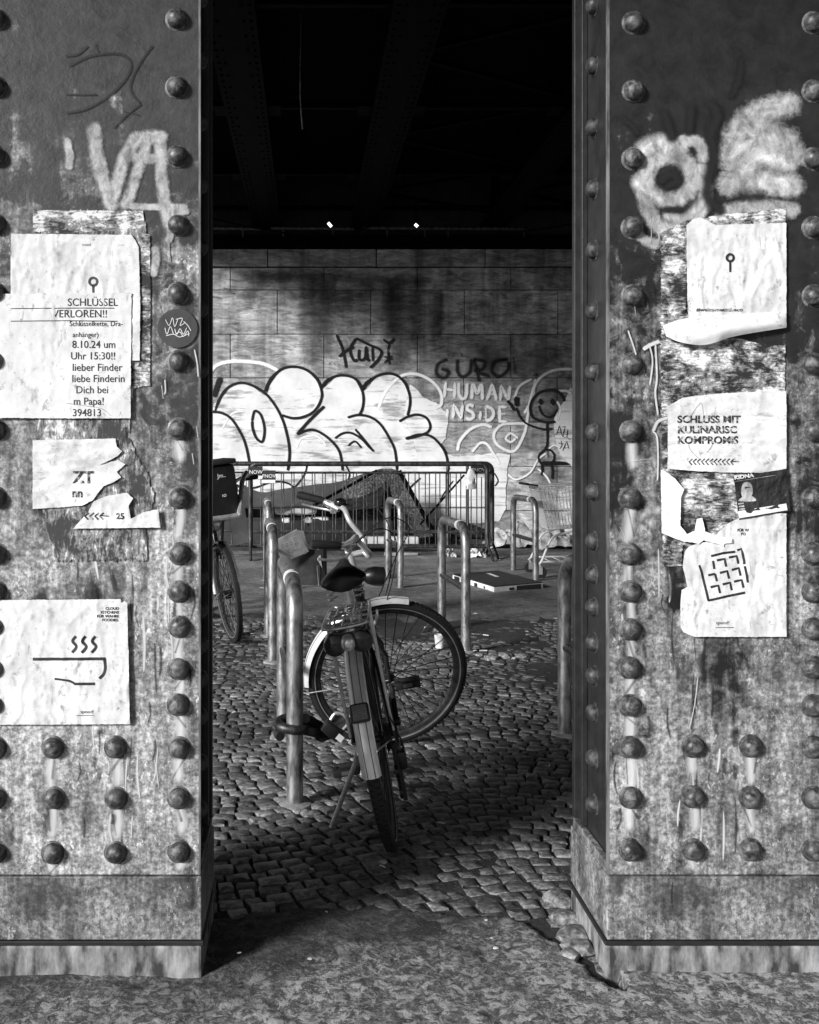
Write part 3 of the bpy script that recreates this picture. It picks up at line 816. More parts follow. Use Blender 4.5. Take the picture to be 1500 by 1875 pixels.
def girder(x0, x1, ya=BY0, yb=WY + .2, rv=True):
    mb = MB(); zb = 4.88; xm = (x0 + x1) / 2
    mb.box((x0, ya, zb - .03), (x1, yb, zb)); mb.box((xm - .012, ya, zb), (xm + .012, yb, 5.745))
    mb.box((xm - .11, ya, zb + .001), (xm - .0125, yb, zb + .014)); mb.box((xm + .0125, ya, zb + .001), (xm + .11, yb, zb + .014))
    if rv:
        for k in range(58):
            y = 7.0 + k * .145
            dense = y > 12.4
            for xo in ((-.17, -.11, .11, .17) if dense or k % 2 else (-.17, .17)):
                mb.lathe((xm + xo, y, zb - .03), (0, 0, -1), [(.016, 0), (.015, .006), (.009, .012)], 6)
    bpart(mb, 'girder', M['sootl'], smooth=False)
GX = [(-2.75, -2.3), (-.84, -.41), (.68, 1.11), (2.70, 3.12), (4.6, 5.05), (6.6, 7.05), (9.0, 9.45)]
for k, (a, b_) in enumerate(GX): girder(a, b_, rv=k in (1, 2, 3))
def brace(a, b_, w=.05):
    mb = MB(); mb.tube([a, b_], w, 4); bpart(mb, 'cross_brace', M['sootl'], smooth=False)
cx = [(a + b_) / 2 for a, b_ in GX]
for y in (3.0, 5.6, 8.0, 10.4, 12.9, 14.8):
    for k in range(len(cx) - 1):
        brace((cx[k] + .02, y, 5.0), (cx[k + 1] - .02, y, 5.0))
for (xa, xb) in ((cx[2], cx[3]), (cx[3], cx[4])):
    for y in (5.6, 8.0, 10.4, 12.9):
        ym = y + 1.2
        brace((xa + .03, ym, 5.06), (xb - .03, y, 5.06), .035)
        brace((xa + .03, ym, 5.06), (xb - .03, y + 2.4, 5.06), .035)
for y in (10.4, 12.9):
    for k in (1, 2, 3):
        for s in (-1, 1):
            mb = MB(); mb.box((cx[k] + s * .21 - .14 if s < 0 else cx[k] + .16, y - .15, 4.94), (cx[k] + s * .21 + (0 if s < 0 else .14), y + .15, 4.955)); bpart(mb, 'gusset_plate', M['sootl'], smooth=False)
mb = MB(); q = catmull([P(551, 60, 9.0), P(550, 120, 9.0), P(550, 180, 9.0), P(554, 236, 9.0)], False, 6); top = Vector(q[0]); mb.tube([(top.x, top.y, 5.75)] + q, .006, 6)
tag(mb.build('hanging_cable', M['zinc']), 'thin pale cable end hanging down from the dark bridge deck', 'cable')

# ------------------------------------------------------------------ riveted columns
FY = 2.52                                          # front face of both columns
BYF = 2.86                                         # back face
def fp(px, py, k=0): return P(px, py, FY - .0015 * k)
ZF = lambda py: EYE - (py - HY) * FY / F
XF = lambda px: (px - HX) * FY / F
rivet_mesh = {}
def rivet(par, pos, ax, mat, r=.0255):
    key = (mat.name, r)
    if key not in rivet_mesh:
        mb = MB(); mb.lathe((0, 0, 0), (0, -1, 0), [(r * 1.2, -.004), (r * 1.2, .0008), (r * 1.06, .0022), (r, .003), (r * .985, .008), (r * .92, .0135), (r * .80, .0185), (r * .63, .0225), (r * .42, .0252), (r * .2, .0266), (r * .05, .027)], 24)
        o = mb.build('rivet', mat, par); rivet_mesh[key] = o
    else:
        o = rivet_mesh[key].copy(); COL.objects.link(o); o.parent = par
    o.location = pos
    o.rotation_euler = (rng.uniform(-.05, .05), rng.uniform(0, 6.28) if ax == 'F' else 0, 0)
    if ax == 'W': o.rotation_euler = (0, 0, R(-90))       # dome towards -X
    if ax == 'E': o.rotation_euler = (0, 0, R(90))
    return o

def column(side, label, mat):
    x_in = XF(367) if side < 0 else XF(1113)
    wd = .585
    x_out = x_in - wd if side < 0 else x_in + wd
    xa, xb = min(x_in, x_out), max(x_in, x_out)
    base = Vector(((xa + xb) / 2, (FY + BYF) / 2, 0))
    root = thing('steel_column', label, 'column', 'riveted bridge columns', base)
    inv = -base
    def part(mb, name, m, **k):
        mb.v = [tuple(Vector(v) + inv) for v in mb.v]; return mb.build(name, m, root, **k)
    ztop = 4.845
    zs_ = ZF(1602)
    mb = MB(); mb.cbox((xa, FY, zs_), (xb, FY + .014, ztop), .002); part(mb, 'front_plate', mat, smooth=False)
    mb = MB(); mb.cbox((xa, BYF - .026, .29), (xb, BYF, ztop), .002); part(mb, 'back_plate', M['coldark'], smooth=False)
    rec = .021
    for s, xe in ((-1, xa), (1, xb)):
        mb = MB(); x0, x1 = (xe + rec, xe + rec + .012) if s < 0 else (xe - rec - .012, xe - rec)
        mb.box((x0, FY + .0145, .28), (x1, BYF - .0265, ztop - .01)); part(mb, 'side_plate', M['coldark'], smooth=False)
        mb = MB(); xx0, xx1 = (xe + .004, xe + rec - .0005) if s < 0 else (xe - rec + .0005, xe - .004)
        mb.cbox((xx0, 2.772, .29), (xx1, 2.786, ztop - .01), .002); mb.box((xx0 + (.012 if s < 0 else 0), 2.7865, .29), (xx1 - (0 if s < 0 else .012), BYF - .0267, ztop - .01))
        part(mb, 'angle_strip', M['coldark'], smooth=False)
        mb = MB(); mb.box((xe - .0006 if s < 0 else xe - .0045, FY - .0004, zs_ + .002), (xe + .0045 if s < 0 else xe + .0006, FY + .0138, ztop - .01))
        part(mb, 'plate_edge', M['edgepaint'], smooth=False)
    # base shoe and plinth
    mb = MB(); zk = ZF(1720); mb.cbox((xa - .003, FY - .004, zk), (xb + .003, BYF + .004, zs_ - .003), .003)
    mb.box((xa + .002, FY + .02, zs_ - .003), (xa + .018, BYF - .002, .286)); mb.box((xb - .018, FY + .02, zs_ - .003), (xb - .002, BYF - .002, .286))
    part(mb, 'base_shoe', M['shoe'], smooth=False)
    mb = MB(); mb.cbox((xa - .009, FY - .008, zk - .013), (xb + .009, BYF + .008, zk - .0015), .002); part(mb, 'base_plate', M['coldark'], smooth=False)
    mb = MB(); mb.cbox((xa - .004, FY - .002, -.05), (xb + .004, BYF + .002, zk - .0145), .008); part(mb, 'plinth', M['plinth'], smooth=False)
    xi = (xb - .0285) if side < 0 else (xa + .0285)
    mb = MB(); mb.lathe((xi - .0 + (.0 if side < 0 else .006), 2.68, .262 + .0), (0, 0, 1), [(.013, 0), (.013, .016), (.011, .018)], 6); mb.lathe((xi + (.0 if side < 0 else .006), 2.68, .255), (0, 0, 1), [(.018, 0), (.018, .008)], 14); part(mb, 'anchor_bolt', M['alu'], smooth=False)
    if side < 0:
        main = [(324, 160), (325, 287), (326, 412), (326, 538), (328, 662), (328, 786), (329, 911), (330, 1014), (329, 1083), (329, 1147), (328, 1224), (327, 1290), (328, 1369), (327, 1460), (328, 1559)]
        low = [(212, 1368), (213, 1461), (212, 1561), (97, 1368), (98, 1461), (97, 1561)]
        far = [(-8, y) for _, y in main]
    else:
        main = [(1160, 167), (1159, 291), (1158, 417), (1158, 542), (1156, 667), (1155, 790), (1153, 912), (1153, 1014), (1154, 1083), (1154, 1152), (1153, 1222), (1154, 1292), (1154, 1368), (1155, 1460), (1154, 1556)]
        low = [(1269, 1366), (1269, 1459), (1269, 1556), (1375, 1366), (1374, 1460), (1374, 1556)]
        far = [(1489, y) for _, y in main]
    top_more = [(main[0][0], main[0][1] - 125), (far[0][0], main[0][1] - 125)]
    for (x, y) in main + low + far + top_more:
        rivet(root, fp(x, y) + inv, 'F', M['rivet'], .0255)
    ys_ = [10, 120, 233, 346, 458, 569, 680, 791, 900, 991, 1052, 1112, 1176, 1237, 1305, 1388, 1473]
    for y in ys_:
        p = P(0, y, 2.70)
        if side > 0: rivet(root, Vector((xa + rec, 2.70, p.z)) + inv, 'W', M['rivetdark'], .0245)
        else: rivet(root, Vector((xb - rec, 2.66, p.z)) + inv, 'E', M['rivetdark'], .0245)
    # lime streaks below the rivets
    mb = MB(); mbd = MB()
    for i, (x, y) in enumerate(main + low):
        if y < 760: continue
        L = rng.uniform(50, 95); w = rng.uniform(18, 32)
        if y > 1500: L = rng.uniform(30, 48)
        mb.ribbon([(x + rng.uniform(-3, 3), y + 12), (x + rng.uniform(-5, 5), y + L * .5), (x + rng.uniform(-7, 7), y + L)], w, FY - .0012, taper=.5)
        mbd.ribbon([(x - 13 + rng.uniform(-5, 30), y + 14), (x - 12 + rng.uniform(-5, 30), y + L * rng.uniform(.5, .9))], rng.uniform(3, 8), FY - .0016)
    for i in range(46):
        x = rng.uniform(140, 362) if side < 0 else rng.uniform(1118, 1366)
        y = rng.uniform(880, 1500); L = rng.uniform(25, 110)
        (mb if rng.random() < .5 else mbd).ribbon([(x, y), (x + rng.uniform(-4, 4), y + L * .5), (x + rng.uniform(-6, 6), y + L)], rng.uniform(3, 9), FY - .0008 - .0001 * (i % 4), taper=.8)
    part(mb, 'lime_streaks', M['streak']); part(mbd, 'rust_streaks', M['rust'])
    return root, part

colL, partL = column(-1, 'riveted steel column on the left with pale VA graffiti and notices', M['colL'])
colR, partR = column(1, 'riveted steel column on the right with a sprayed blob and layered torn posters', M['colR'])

def L1(pts): return [(120 + x * .32, 80 + y * .32) for x, y in pts]
def L4(pts): return [(1030 + x * .32, 80 + y * .32) for x, y in pts]
k1, k2, k3, k4 = FY - .0022, FY - .0032, FY - .0042, FY - .0052
# left column graffiti
mb = MB()
mb.ribbon(L1([(20, 130), (130, 75), (270, 55), (350, 75), (375, 130), (330, 220), (230, 310), (110, 375), (0, 395)]), 9, k1)
mb.ribbon(L1([(0, 70), (70, 60), (130, 10)]), 8, k1); mb.ribbon(L1([(0, 290), (90, 292), (180, 290)]), 6, k1); mb.ribbon(L1([(170, 0), (190, 50)]), 8, k1)
mb.ribbon(L1([(500, 10), (440, 90), (385, 190), (375, 270), (430, 345)]), 8, k1); mb.ribbon(L1([(435, 345), (360, 400), (275, 485)]), 7, k1); mb.ribbon(L1([(330, 385), (425, 410)]), 6, k1)
partL(mb, 'marker_scrawl', M['pmark'])
mb = MB()
mb.field([(L1([(165, 490), (178, 620), (212, 770), (262, 920)]), 42), (L1([(258, 915), (300, 780), (345, 640), (400, 540)]), 38), (L1([(390, 560), (470, 535), (545, 535)]), 40), (L1([(470, 560), (425, 690), (385, 820), (350, 920)]), 32),
          (L1([(540, 540), (548, 700), (560, 860), (590, 1030)]), 36), (L1([(590, 1000), (600, 1090), (590, 1120)]), 22), (L1([(400, 650), (480, 660), (540, 650)]), 30), (L1([(340, 925), (480, 935), (680, 935)]), 20), (L1([(600, 970), (690, 960)]), 20),
          (L1([(10, 560), (25, 640), (20, 700)]), 24), (L1([(515, 1180), (518, 1240), (505, 1310)]), 24)], k2)
mb.ribbon(L1([(592, 1120), (590, 1180), (598, 1245)]), 5, k2 - .0004)
mb.ribbon(L1([(262, 930), (245, 1000), (238, 1070), (230, 1140)]), 6, k2 - .0004)
partL(mb, 'pale_sprayed_letters', M['ptags'])
mb = MB()
mb.blob([(131, 380), (200, 383), (262, 392), (274, 420), (276, 520), (277, 640), (276, 708), (250, 712), (240, 800), (262, 840), (290, 900), (285, 925), (270, 960), (272, 1030), (100, 1032), (60, 900), (60, 560), (70, 400)], k2 - .0006, 14, False)
partL(mb, 'torn_paper_residue', M['resv'])
mb = MB()
mb.blob([(258, 425), (276, 430), (277, 560), (276, 707), (240, 709), (240, 640), (255, 560)], k3 + .0002, 3, False)
mb.blob([(60, 383), (262, 384), (268, 418), (200, 426), (60, 428)], k3 + .0002, 5, False)
partL(mb, 'torn_paper_strip', M['resd'])
mb = MB()
mb.blob([(160, 1062), (166, 1045), (172, 1065), (178, 1098), (150, 1098)], k2 - .0012, 2); mb.blob([(200, 1040), (212, 1070), (216, 1092), (206, 1080)], k2 - .0012, 1.5)
for (x, y, w, h) in ((345, 1240, 4, 30), (352, 1220, 3, 22), (282, 815, 5, 12), (290, 800, 3, 14), (178, 1420, 5, 26), (170, 1395, 4, 18), (206, 1500, 6, 18), (345, 1600, 12, 40), (352, 1640, 10, 60), (338, 1560, 14, 30)):
    mb.ribbon([(x, y - h / 2), (x + 2, y), (x - 2, y + h / 2)], w * 1.6, k2 - .0012)
partL(mb, 'dark_scuffs', M['rust'])
mb = MB()
for pts in ([(296, 706), (299, 730)], [(302, 695), (303, 715), (301, 722)], [(356, 640), (361, 665), (363, 690)], [(352, 830), (355, 850)], [(360, 780), (362, 800)]): mb.ribbon(pts, 4, k2 - .0013)
partL(mb, 'white_drips', M['pdrip'])
# right column graffiti
mb = MB()
mb.ribbon(L4([(330, 420), (400, 470), (440, 540)]), 22, k1); mb.ribbon(L4([(590, 400), (610, 470), (640, 540)]), 24, k1 - .0003); mb.ribbon(L4([(740, 370), (730, 450), (740, 520)]), 26, k1 - .0003)
mb.ribbon(L4([(870, 330), (880, 420), (840, 480), (900, 600), (860, 750), (830, 900), (880, 950)]), 34, k1 - .0003); mb.ribbon(L4([(1010, 60), (1020, 160), (960, 330)]), 26, k1)
mb.ribbon(L4([(540, 1250), (500, 1330), (530, 1440)]), 20, k1)
partR(mb, 'soft_black_spray', M['pblacksoft'])
mb = MB()
ring_ = [(1226 + 44 * math.cos(t), 326 + 40 * math.sin(t)) for t in np.linspace(0, 2 * math.pi, 13)]
mb.field([(ring_, 50), ([(1185, 268), (1215, 262), (1245, 275)], 50), ([(1250, 258), (1280, 262), (1288, 290)], 36), ([(1170, 330), (1188, 385), (1212, 418), (1250, 420)], 44), ([(1240, 412), (1275, 400), (1292, 360), (1285, 310)], 42),
          ([(1172, 432), (1190, 445), (1206, 446)], 30), ([(1445, 190), (1390, 205), (1350, 240), (1340, 275)], 70), ([(1340, 290), (1390, 270), (1450, 280)], 76), ([(1335, 335), (1390, 330), (1450, 340)], 70), ([(1325, 392), (1380, 380), (1450, 385)], 46), ([(1380, 230), (1440, 260)], 80)], k2)
partR(mb, 'pale_sprayed_blob', M['ptag'])
mb = MB()
mb.field([([(1182, 272), (1205, 262), (1222, 275)], 44), ([(1166, 335), (1185, 352), (1210, 368)], 28), ([(1225, 396), (1258, 398), (1285, 370)], 26), ([(1365, 310), (1395, 290), (1440, 300)], 50), ([(1174, 948), (1188, 938), (1206, 934)], 22)], k3)
partR(mb, 'white_spray_cloud', M['ptagw'])
mb = MB()
mb.field([([(1212, 330), (1228, 318), (1244, 332), (1226, 340)], 28), ([(1220, 384), (1246, 384)], 20), ([(1215, 205), (1222, 225), (1230, 250)], 30), ([(1265, 195), (1264, 215), (1262, 240)], 28), ([(1303, 190), (1314, 215), (1302, 248), (1308, 285), (1298, 325), (1296, 360), (1318, 386)], 34)], k4)
partR(mb, 'black_spray_letters', M['pblacksoft'])
mb = MB()
for x, y, L in ((1192, 395, 50), (1206, 420, 30), (1252, 420, 24), (1275, 400, 30), (1330, 385, 40), (1172, 330, 44)): mb.ribbon([(x, y), (x + 1, y + L * .6), (x, y + L)], 3, k3)
partR(mb, 'spray_runs', M['ptag'])
mb = MB()
for pts, w in (([(1188, 628), (1195, 660), (1190, 705)], 5), ([(1200, 630), (1203, 690), (1200, 720), (1205, 760)], 6), ([(1195, 790), (1203, 800), (1205, 840), (1204, 880)], 5), ([(1178, 640), (1190, 632), (1208, 625)], 12), ([(1196, 790), (1205, 772), (1222, 765)], 10),
               ([(1150, 605), (1158, 628), (1165, 650)], 5), ([(1162, 560), (1165, 580)], 2), ([(1190, 840), (1150, 845)], 2), ([(1135, 965), (1152, 998)], 2), ([(1278, 1240), (1272, 1290), (1262, 1335)], 2.5)):
    mb.ribbon(pts, w, k4)
partR(mb, 'white_drips', M['pdrip'])
mb = MB()
mb.blob([(1208, 448), (1258, 440), (1262, 500), (1258, 570), (1300, 600), (1430, 640), (1440, 880), (1440, 1000), (1290, 1010), (1252, 1000), (1250, 1038), (1212, 1038), (1209, 860), (1207, 650)], k2 - .0006, 8, False)
partR(mb, 'torn_paper_residue', M['resh'])
mb = MB()
mb.blob([(1206, 625), (1255, 600), (1300, 630), (1440, 630), (1440, 720), (1330, 725), (1215, 720)], k3 - .0003, 8, False)
mb.blob([(1208, 425), (1258, 400), (1330, 390), (1440, 380), (1440, 470), (1300, 450), (1262, 445), (1258, 560), (1209, 565)], k3 - .0003, 6, False)
partR(mb, 'torn_paper_strip', M['resd'])
mb = MB()
for (x, y, w, h) in ((1345, 1350, 22, 40), (1325, 1402, 12, 30), (1345, 1412, 14, 34), (1310, 1335, 10, 20), (1268, 1300, 8, 90), (1350, 1260, 16, 20), (1345, 1300, 14, 14), (1190, 1130, 10, 10), (1180, 1190, 8, 30), (1230, 1070, 22, 60), (1250, 1050, 22, 30), (1285, 1220, 16, 60), (1300, 1180, 30, 30), (1335, 1200, 20, 50),
                     (1120, 1247, 12, 8), (1190, 1330, 10, 40), (1300, 1400, 10, 20), (1355, 1210, 14, 40), (1270, 1660, 46, 4), (1230, 1640, 6, 50), (1330, 1722, 90, 6), (1240, 1735, 30, 30)):
    mb.ribbon([(x + rng.uniform(-4, 4), y - h / 2), (x, y), (x + rng.uniform(-4, 4), y + h / 2)], w, k2 - .0012, taper=.5)
partR(mb, 'dark_scuffs', M['rust'])

# ------------------------------------------------------------------ posters and notices
PY = FY - .0085
from mathutils.geometry import delaunay_2d_cdt
def creases(outline, horiz, n, amp):
    ox = [p[0] for p in outline]; oy = [p[1] for p in outline]; S = []
    for _ in range(n):
        x, y = rng.uniform(min(ox), max(ox)), rng.uniform(min(oy), max(oy))
        a = (0 if horiz else math.pi / 2) + rng.normal(0, .22) if rng.random() < .8 else rng.uniform(0, math.pi)
        S.append((x, y, math.cos(a), math.sin(a), rng.uniform(10, 65), rng.uniform(.35, 1) * amp * (1 if rng.random() < .7 else -.6), rng.uniform(1.2, 3.0), rng.uniform(3, 13)))
    sd = rng.uniform(0, 50)
    def f(px, py):
        h = .0009 * mnoise.fractal(Vector((px * .045, py * .035, sd)), 1, 2, 4)
        for (x, y, c, s_, L, A, w1, w2) in S:
            u = (px - x) * c + (py - y) * s_; 
            if abs(u) > L: continue
            v = -(px - x) * s_ + (py - y) * c + 3.0 * math.sin(u * .09 + x)
            if abs(v) > 40: continue
            h += A * (1 - (u / L) ** 2) * math.exp(-(v / w2 if v > 0 else -v / w1))
        return max(-.0016, min(h, .0062))
    return f
def sheet_mb(outline, Y, f, step=3.2):
    ox = [p[0] for p in outline]; oy = [p[1] for p in outline]; m = len(outline)
    pts = []; 
    for i in range(m):                                    # edge points too, with a slight fray
        a, b_ = outline[i], outline[(i + 1) % m]; L = math.hypot(b_[0] - a[0], b_[1] - a[1]); k = max(1, int(L / 4))
        for j in range(k): pts.append((a[0] + (b_[0] - a[0]) * j / k + (rng.normal(0, .25) if j else 0), a[1] + (b_[1] - a[1]) * j / k + (rng.normal(0, .25) if j else 0)))
    nb = len(pts); V2 = [Vector(p) for p in pts]; E2 = [(i, (i + 1) % nb) for i in range(nb)]
    y = min(oy) + step * .5
    while y < max(oy):
        x = min(ox) + step * .5
        while x < max(ox): V2.append(Vector((x + rng.uniform(-.8, .8), y + rng.uniform(-.8, .8)))); x += step
        y += step
    vo, eo, fo, *_ = delaunay_2d_cdt(V2, E2, [list(range(nb))], 1, 1e-4)
    mb = MB(); mb.add([P(v.x, v.y, Y) - Vector((0, f(v.x, v.y), 0)) for v in vo], [tuple(q) for q in fo]); return mb
def poster(name, label, outline, mat, k=0, cat='poster'):
    Y = PY - .003 * k
    c = Vector((sum(p[0] for p in outline) / len(outline), sum(p[1] for p in outline) / len(outline)))
    o = P(c[0], c[1], Y)
    root = thing(name, label, cat, loc=o)
    def part(mb, nm, m, par=None, **kw):
        if nm != 'paper':
            mb.v = [(v[0], v[1] - fc(HX + v[0] * F / v[1], HY + (EYE - v[2]) * F / v[1]), v[2]) for v in mb.v]
        mb.v = [tuple(Vector(v) - o) for v in mb.v]; return mb.build(nm, m, par or root, **kw)
    area = (max(p[0] for p in outline) - min(p[0] for p in outline)) * (max(p[1] for p in outline) - min(p[1] for p in outline))
    flat = mat in (M['papern'], M['papersm'])
    fc = creases(outline, mat == M['paperh'], int(6 + area / (1500 if flat else 420)), .0013 if flat else .0022)
    # wrinkled sheet: a fine mesh cut to the outline and folded along its creases
    part(sheet_mb(outline, Y, fc), 'paper', mat, smooth=True, angle=180)
    return root, part, Y - .0009

t, part, Y = poster('poster', 'torn white poster with a small key symbol above the lost key notice', [(20, 428), (240, 430), (248, 440), (254, 452), (257, 560), (256, 660), (20, 662)], M['paper'], 0)
mb = MB(); mb.ring((0, 0, 0), (0, 1, 0), .010, [(-.003, -.0004), (.003, -.0004), (.003, .0004), (-.003, .0004)], 20)
o_ = P(171, 520, Y); mb.v = [tuple(Vector(v) + o_ + Vector((0, 0, .006))) for v in mb.v]; mb.ribbon([(171, 522), (171, 536)], 4, Y, smooth=False); part(mb, 'key_symbol', M['ink'], smooth=False)
mb = MB(); text_mb(mb, 'wood', 150, 450, 5, Y); part(mb, 'lettering', M['inkworn'], smooth=False)

t, part, Y = poster('notice', 'white paper notice about a lost key ring pasted on the left column', [(-10, 538), (160, 537), (241, 536), (240, 640), (239, 766), (110, 766), (-10, 765)], M['papern'], 1, 'notice')
mb = MB()
NT = [('SCHLÜSSEL', 216, 560, 14.5), ('VERLOREN!!', 197, 581, 14.5), ('Schlüsselkette, Dra-', 225, 597, 9.5), ('anhänger)', 181, 617, 9.5), ('8.10.24 um', 212, 637, 14), ('Uhr 15:30!!', 212, 658, 14), ('lieber Finder', 224, 679, 14), ('liebe Finderin', 229, 699.5, 14), ('Dich bei', 199, 720, 14), ('m Papa!', 191, 741, 14), ('394813', 186, 762, 14)]
for s, x, y, c in NT: text_mb(mb, s, x, y, c, Y, 'RIGHT', .004, .93)
# thin serifs' worth of underline rules
mb.ribbon([(20, 565), (120, 564), (209, 564)], 1.3, Y, smooth=False); mb.ribbon([(20, 588), (120, 587), (215, 588)], 1.3, Y, smooth=False)
part(mb, 'lettering', M['ink'], smooth=False)
mb = MB(); mb.ribbon([(120, 738), (150, 742), (185, 748), (204, 762)], 1.2, Y - .0006); part(mb, 'pen_line', M['rust'])

t, part, Y = poster('poster_fragment', 'torn horizontal poster scrap with big ZT letters below the lost key notice', [(60, 806), (212, 803), (214, 818), (224, 826), (214, 836), (180, 853), (216, 842), (230, 850), (214, 864), (222, 874), (206, 884), (190, 890), (180, 902), (170, 916), (150, 926), (60, 932)], M['paperh'], 0)
mb = MB(); text_mb(mb, 'ZT', 134, 884, 22, Y, 'LEFT', .03, 1.0); text_mb(mb, 'nn', 132, 910, 16, Y, 'LEFT', .03, .9); part(mb, 'lettering', M['inkworn'], smooth=False)
t, part, Y = poster('poster_fragment', 'torn pointed poster scrap with small printed arrow marks above bare streaky residue', [(134, 968), (160, 940), (172, 918), (196, 908), (232, 902), (244, 912), (236, 926), (240, 950), (262, 938), (290, 932), (294, 966), (210, 967)], M['paper'], 1)
mb = MB()
for k in range(4): mb.ribbon([(163 + k * 9, 939), (156 + k * 9, 945), (162 + k * 9, 951)], 3.2, Y, smooth=False)
mb.ribbon([(186, 944), (200, 945)], 2, Y, smooth=False); text_mb(mb, '25', 213, 950, 11, Y, 'LEFT', .04); part(mb, 'lettering', M['inkworn'], smooth=False)

t, part, Y = poster('poster', 'creased white poster with a steaming bowl drawing on the left column', [(-20, 1099), (221, 1097), (223, 1104), (228, 1100), (233, 1104), (236, 1220), (238, 1326), (-20, 1327)], M['paper'], 1)
mb = MB()
for s, y in (('CLOUD', 1116.5), ('KITCHENS', 1123.5), ('FÜR WAHRE', 1130.5), ('FOODIES.', 1137.5)): text_mb(mb, s, 218, y, 5, Y, 'RIGHT', .03, 1.05)
text_mb(mb, 'spood!', 172, 1306, 6.5, Y, 'RIGHT', .0); part(mb, 'lettering', M['ink'], smooth=False)
mb = MB()
for x in (136, 154, 172): mb.ribbon([(x + 3, 1165), (x - 3, 1174), (x + 4, 1184), (x - 4, 1195)], 5, Y)
mb.ribbon([(60, 1207), (192, 1206)], 5.4, Y, smooth=False); mb.ribbon([(191, 1204), (193, 1222), (190, 1234), (182, 1242)], 5, Y); mb.ribbon([(136, 1252), (174, 1252)], 5, Y, smooth=False); mb.ribbon([(100, 1243), (125, 1246), (138, 1252)], 4, Y)
mb.ribbon([(140, 1310), (172, 1310)], 1, Y, smooth=False)
part(mb, 'bowl_drawing', M['ink'])

# round sticker
mb = MB(); c = (325, 601); mb.blob([(c[0] + 37 * math.cos(a), c[1] + 36 * math.sin(a)) for a in np.linspace(0, 2 * math.pi, 40, endpoint=False)], PY + .003, 1, False)
o = P(325, 601, PY); st = thing('round_sticker', 'round dark sticker with white scribbled tags between two rivets', 'sticker', loc=o)
mb.v = [tuple(Vector(v) - o) for v in mb.v]; mb.build('disc', M['pgrey'], st)
mb = MB(); Y = PY + .0015
for pts in ([(303, 585), (310, 596), (316, 582), (320, 598), (326, 584)], [(322, 585), (334, 583), (330, 596), (340, 590)], [(302, 600), (306, 612), (312, 598), (318, 612)], [(320, 602), (324, 612), (330, 602), (336, 612), (342, 600)], [(304, 615), (318, 612), (330, 617), (348, 610)], [(322, 612), (330, 608), (336, 616), (344, 606), (346, 616)], [(336, 588), (344, 596), (350, 606)]): mb.ribbon(pts, 2.2, Y)
mb.v = [tuple(Vector(v) - o) for v in mb.v]; mb.build('scribble', M['pscribble'], st)

# right column
t, part, Y = poster('poster', 'white poster with a keyhole symbol and hashtag line high on the right column', [(1257, 412), (1268, 402), (1282, 398), (1296, 404), (1310, 412), (1440, 408), (1440, 585), (1330, 582), (1260, 584), (1258, 500)], M['paper'], 0)
mb = MB(); text_mb(mb, '#welcometotheco', 1275, 570, 6.5, Y, 'LEFT', .03, 1.28); part(mb, 'lettering', M['inkworn'], smooth=False)
mb = MB(); mb.ring((0, 0, 0), (0, 1, 0), .009, [(-.003, -.0004), (.003, -.0004), (.003, .0004), (-.003, .0004)], 20)
o_ = P(1337, 472, Y); mb.v = [tuple(Vector(v) + o_) for v in mb.v]; mb.ribbon([(1337, 480), (1337, 498)], 4.2, Y, smooth=False); part(mb, 'key_symbol', M['ink'], smooth=False)

# curled torn flap
def curl(name, label, pts_top, pts_bot, out, mat):
    n = 26; k = 12; a0 = catmull(pts_top, False, n // max(1, len(pts_top) - 1)); b0 = catmull(pts_bot, False, n // max(1, len(pts_bot) - 1)); m = min(len(a0), len(b0))
    mb = MB(); vs = []
    for i in range(m):
        for j in range(k + 1):
            t_ = j / k
            x = a0[i][0] * (1 - t_) + b0[i][0] * t_; y = a0[i][1] * (1 - t_) + b0[i][1] * t_
            s_ = math.sin(math.pi * i / (m - 1)) ** .5
            dep = out * math.sin(t_ * math.pi * .8) * s_ + .004 * mnoise.noise(Vector((x * .05, y * .08, 1)))
            vs.append(P(x, y, PY - .006) + Vector((0, -max(dep, 0) , 0)))
    fs = [(i * (k + 1) + j, (i + 1) * (k + 1) + j, (i + 1) * (k + 1) + j + 1, i * (k + 1) + j + 1) for i in range(m - 1) for j in range(k)]
    mb.add(vs, fs); c = vs[len(vs) // 2]; mb.v = [tuple(Vector(v) - c) for v in mb.v]
    o = mb.build(name, mat, angle=180); o.location = c; return tag(o, label, 'paper')
curl('torn_paper_flap', 'long white paper flap peeling off in a roll below the hashtag poster', [(1214, 596), (1250, 584), (1300, 578), (1370, 574), (1440, 570)], [(1220, 616), (1245, 628), (1290, 632), (1345, 616), (1440, 600)], .022, M['papern'])
t, part, Y = poster('poster', 'torn crumpled poster with bold three line slogan on the right column', [(1222, 745), (1250, 728), (1300, 722), (1360, 718), (1440, 716), (1440, 866), (1330, 865), (1262, 862), (1222, 858), (1223, 800)], M['paperh'], 1)
mb = MB()
for s, y in (('SCHLUSS MIT', 774), ('KULINARISC', 793), ('KOMPROMIS', 812)): text_mb(mb, s, 1240, y, 13.5, Y, 'LEFT', .035, 1.06)
for k in range(11): mb.ribbon([(1268 + k * 7.6, 840), (1262 + k * 7.6, 845), (1267 + k * 7.6, 851)], 2.6, Y, smooth=False)
mb.ribbon([(1340, 845), (1353, 845)], 2, Y, smooth=False)
part(mb, 'lettering', M['inkworn'], smooth=False)
mb = MB(); mb.ribbon([(1266, 760), (1276, 745), (1284, 738), (1288, 760)], 1.4, Y - .0006); mb.ribbon([(1260, 812), (1265, 825), (1280, 840)], 1.4, Y - .0006); mb.ribbon([(1305, 812), (1300, 822), (1294, 828)], 1.8, Y - .0006); mb.ribbon([(1310, 745), (1308, 765)], 1.2, Y - .0006); part(mb, 'pen_line', M['rust'])
